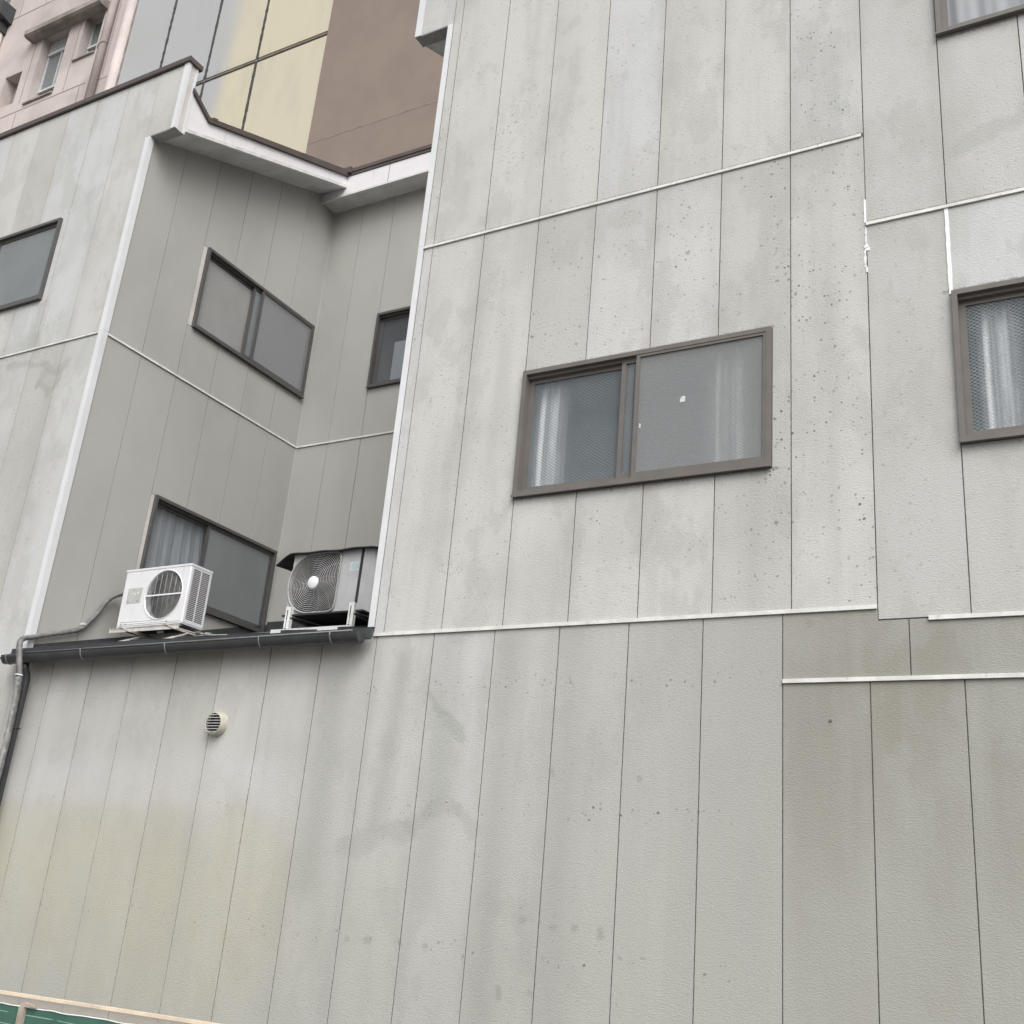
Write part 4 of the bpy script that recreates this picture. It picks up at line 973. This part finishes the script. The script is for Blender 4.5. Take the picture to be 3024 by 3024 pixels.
# ------------------------------------------------------------------ pink building
pk = tag(empty('pink_building', (-22, BY, GZ)), 'pink rendered building behind with a concrete canopy over its small sash windows', 'building')
def pp(m, name, mat, parent=None):
    o = m.obj(name, mat, parent or pk)
    if parent is None: o.location = -Vector(pk.location)
    return o
PX1 = -16.62; PF = BY+0.05
op = [(-20.32, -19.22, 17.72, 19.98), (-18.62, -17.86, 18.55, 20.05), (-21.62, -20.92, 17.95, 19.05), (-24.2, -22.6, 21.75, 23.2)]
m = MB(); xs = sorted({-32.0, PX1, *[h[i] for h in op for i in (0, 1)]})
for a, b in zip(xs, xs[1:]):
    zc = GZ
    for h in sorted([h for h in op if h[0] < (a+b)/2 < h[1]], key=lambda h: h[2]): m.box(a, b, PF, PF+0.35, zc, h[2]); zc = h[3]
    m.box(a, b, PF, PF+0.35, zc, 27.0)
m.box(-32, PX1, PF+0.7, PF+8, GZ, 27.0)
pw = pp(m, 'wall', 'pink')
def pgroove(x0, x1, z0, z1): pp(MB().box(x0, x1, PF-0.004, PF-0.0005, z0, z1), 'wall_groove', 'groove')
for z in (17.56, 21.35, 13.6): pgroove(-32, -17.9, z-0.014, z+0.014)
pgroove(-17.4, -16.9, 17.45, 17.475)
for x, z0, z1 in ((-18.78, 17.6, 20.1), (-20.62, 13.6, 17.5), (-21.9, 21.4, 26.9), (-20.75, 21.4, 26.9), (-17.28, 17.6, 26.9), (-20.62, 17.8, 20.1), (-18.1, 13.6, 17.5)):
    pgroove(x-0.010, x+0.010, z0, z1)
# canopy slab over the two windows
pp(MB().prism([(PF-0.25, 19.93), (PF+0.002, 19.93), (PF+0.002, 20.19), (PF-0.27, 20.17), (PF-0.31, 20.13), (PF-0.31, 19.98)], -20.80, -17.75, 'x'), 'canopy', 'slab')
def pwindow(x0, x1, z0, z1, rails, mul, lou=False):
    y = PF+0.24
    f = pp(rect_ring(MB(), x0, x1, z0, z1, 0.045, y, y+0.06), 'window', 'alu')
    mm = MB()
    for z in rails: mm.box(x0+0.02, x1-0.02, y-0.03, y+0.05, z-0.035, z+0.035)
    for x, a, b in mul: mm.box(x-0.018, x+0.018, y-0.005, y+0.045, a, b)
    o = mm.obj('sash_bar', 'alu', f)
    MB().box(x0+0.02, x1-0.02, y+0.03, y+0.035, z0+0.02, z1-0.02).obj('pane', 'pane_frost', f)
    if lou:
        l_ = MB()
        for k in range(4): l_.bar(((x0+0.05), y-0.005, z1-0.10-k*0.085), ((x1-0.05), y-0.005, z1-0.10-k*0.085), 0.03, 0.05)
        l_.obj('louvre', 'alu', f)
    MB().box(x0-0.10, x1+0.02, PF-0.05, PF+0.25, z0-0.05, z0-0.002).obj('sill', 'slab', f)
pwindow(-20.30, -19.24, 17.74, 19.96, (18.25, 19.52), ((-19.72, 18.25, 19.5),), True)
pwindow(-18.60, -17.88, 18.57, 20.03, (19.12,), ((-18.22, 18.57, 20.0),))
pwindow(-24.18, -22.62, 21.77, 23.18, (22.4,), ((-23.4, 21.8, 23.1),))
pp(MB().box(-21.60, -20.94, PF+0.30, PF+0.34, 17.97, 19.03), 'vent_opening', 'slab')
# round pink pilaster pipes with hoppers and straps
d1 = pp(MB().tube([(-17.40, PF-0.12, 16.0), (-17.40, PF-0.12, 27.0)], 0.10, 16), 'drainpipe', 'pink')
d1.parent = pk
MB().tube([(-17.40+0.11*math.cos(R(a)), PF-0.12-0.11*math.sin(R(a)), 18.45+0.1*math.cos(R(a))) for a in range(-20, 201, 20)], 0.012, 6).obj('pipe_strap', 'slab', d1)
d2 = pp(MB().tube([(-22.45, PF-0.11, 12.0), (-22.45, PF-0.11, 20.9)], 0.11, 14), 'drainpipe', 'pink')
MB().tube([(-22.45+0.12*math.cos(R(a)), PF-0.11-0.12*math.sin(R(a)), 20.0) for a in range(-20, 201, 20)], 0.012, 6).obj('pipe_strap', 'slab', d2)
hop = pp(MB().prism([(PF-0.42, 21.25), (PF-0.002, 21.15), (PF-0.002, 21.72), (PF-0.42, 21.72)], -22.85, -22.15, 'x').box(-22.6, -22.3, PF-0.25, PF-0.003, 20.86, 21.15), 'hopper_box', 'gutter')
# rounded dark-edged end next to the grey panels
pp(MB().tube([(PX1-0.12, PF-0.02, GZ+0.1), (PX1-0.12, PF-0.02, 27.0)], 0.15, 16), 'corner_pilaster', 'pink')
pp(MB().box(PX1+0.004, PX1+0.09, PF-0.03, PF+0.3, GZ+0.1, 27.0), 'shadow_gap_strip', 'slab')  # solid strip, the shadow of the gap put into its colour
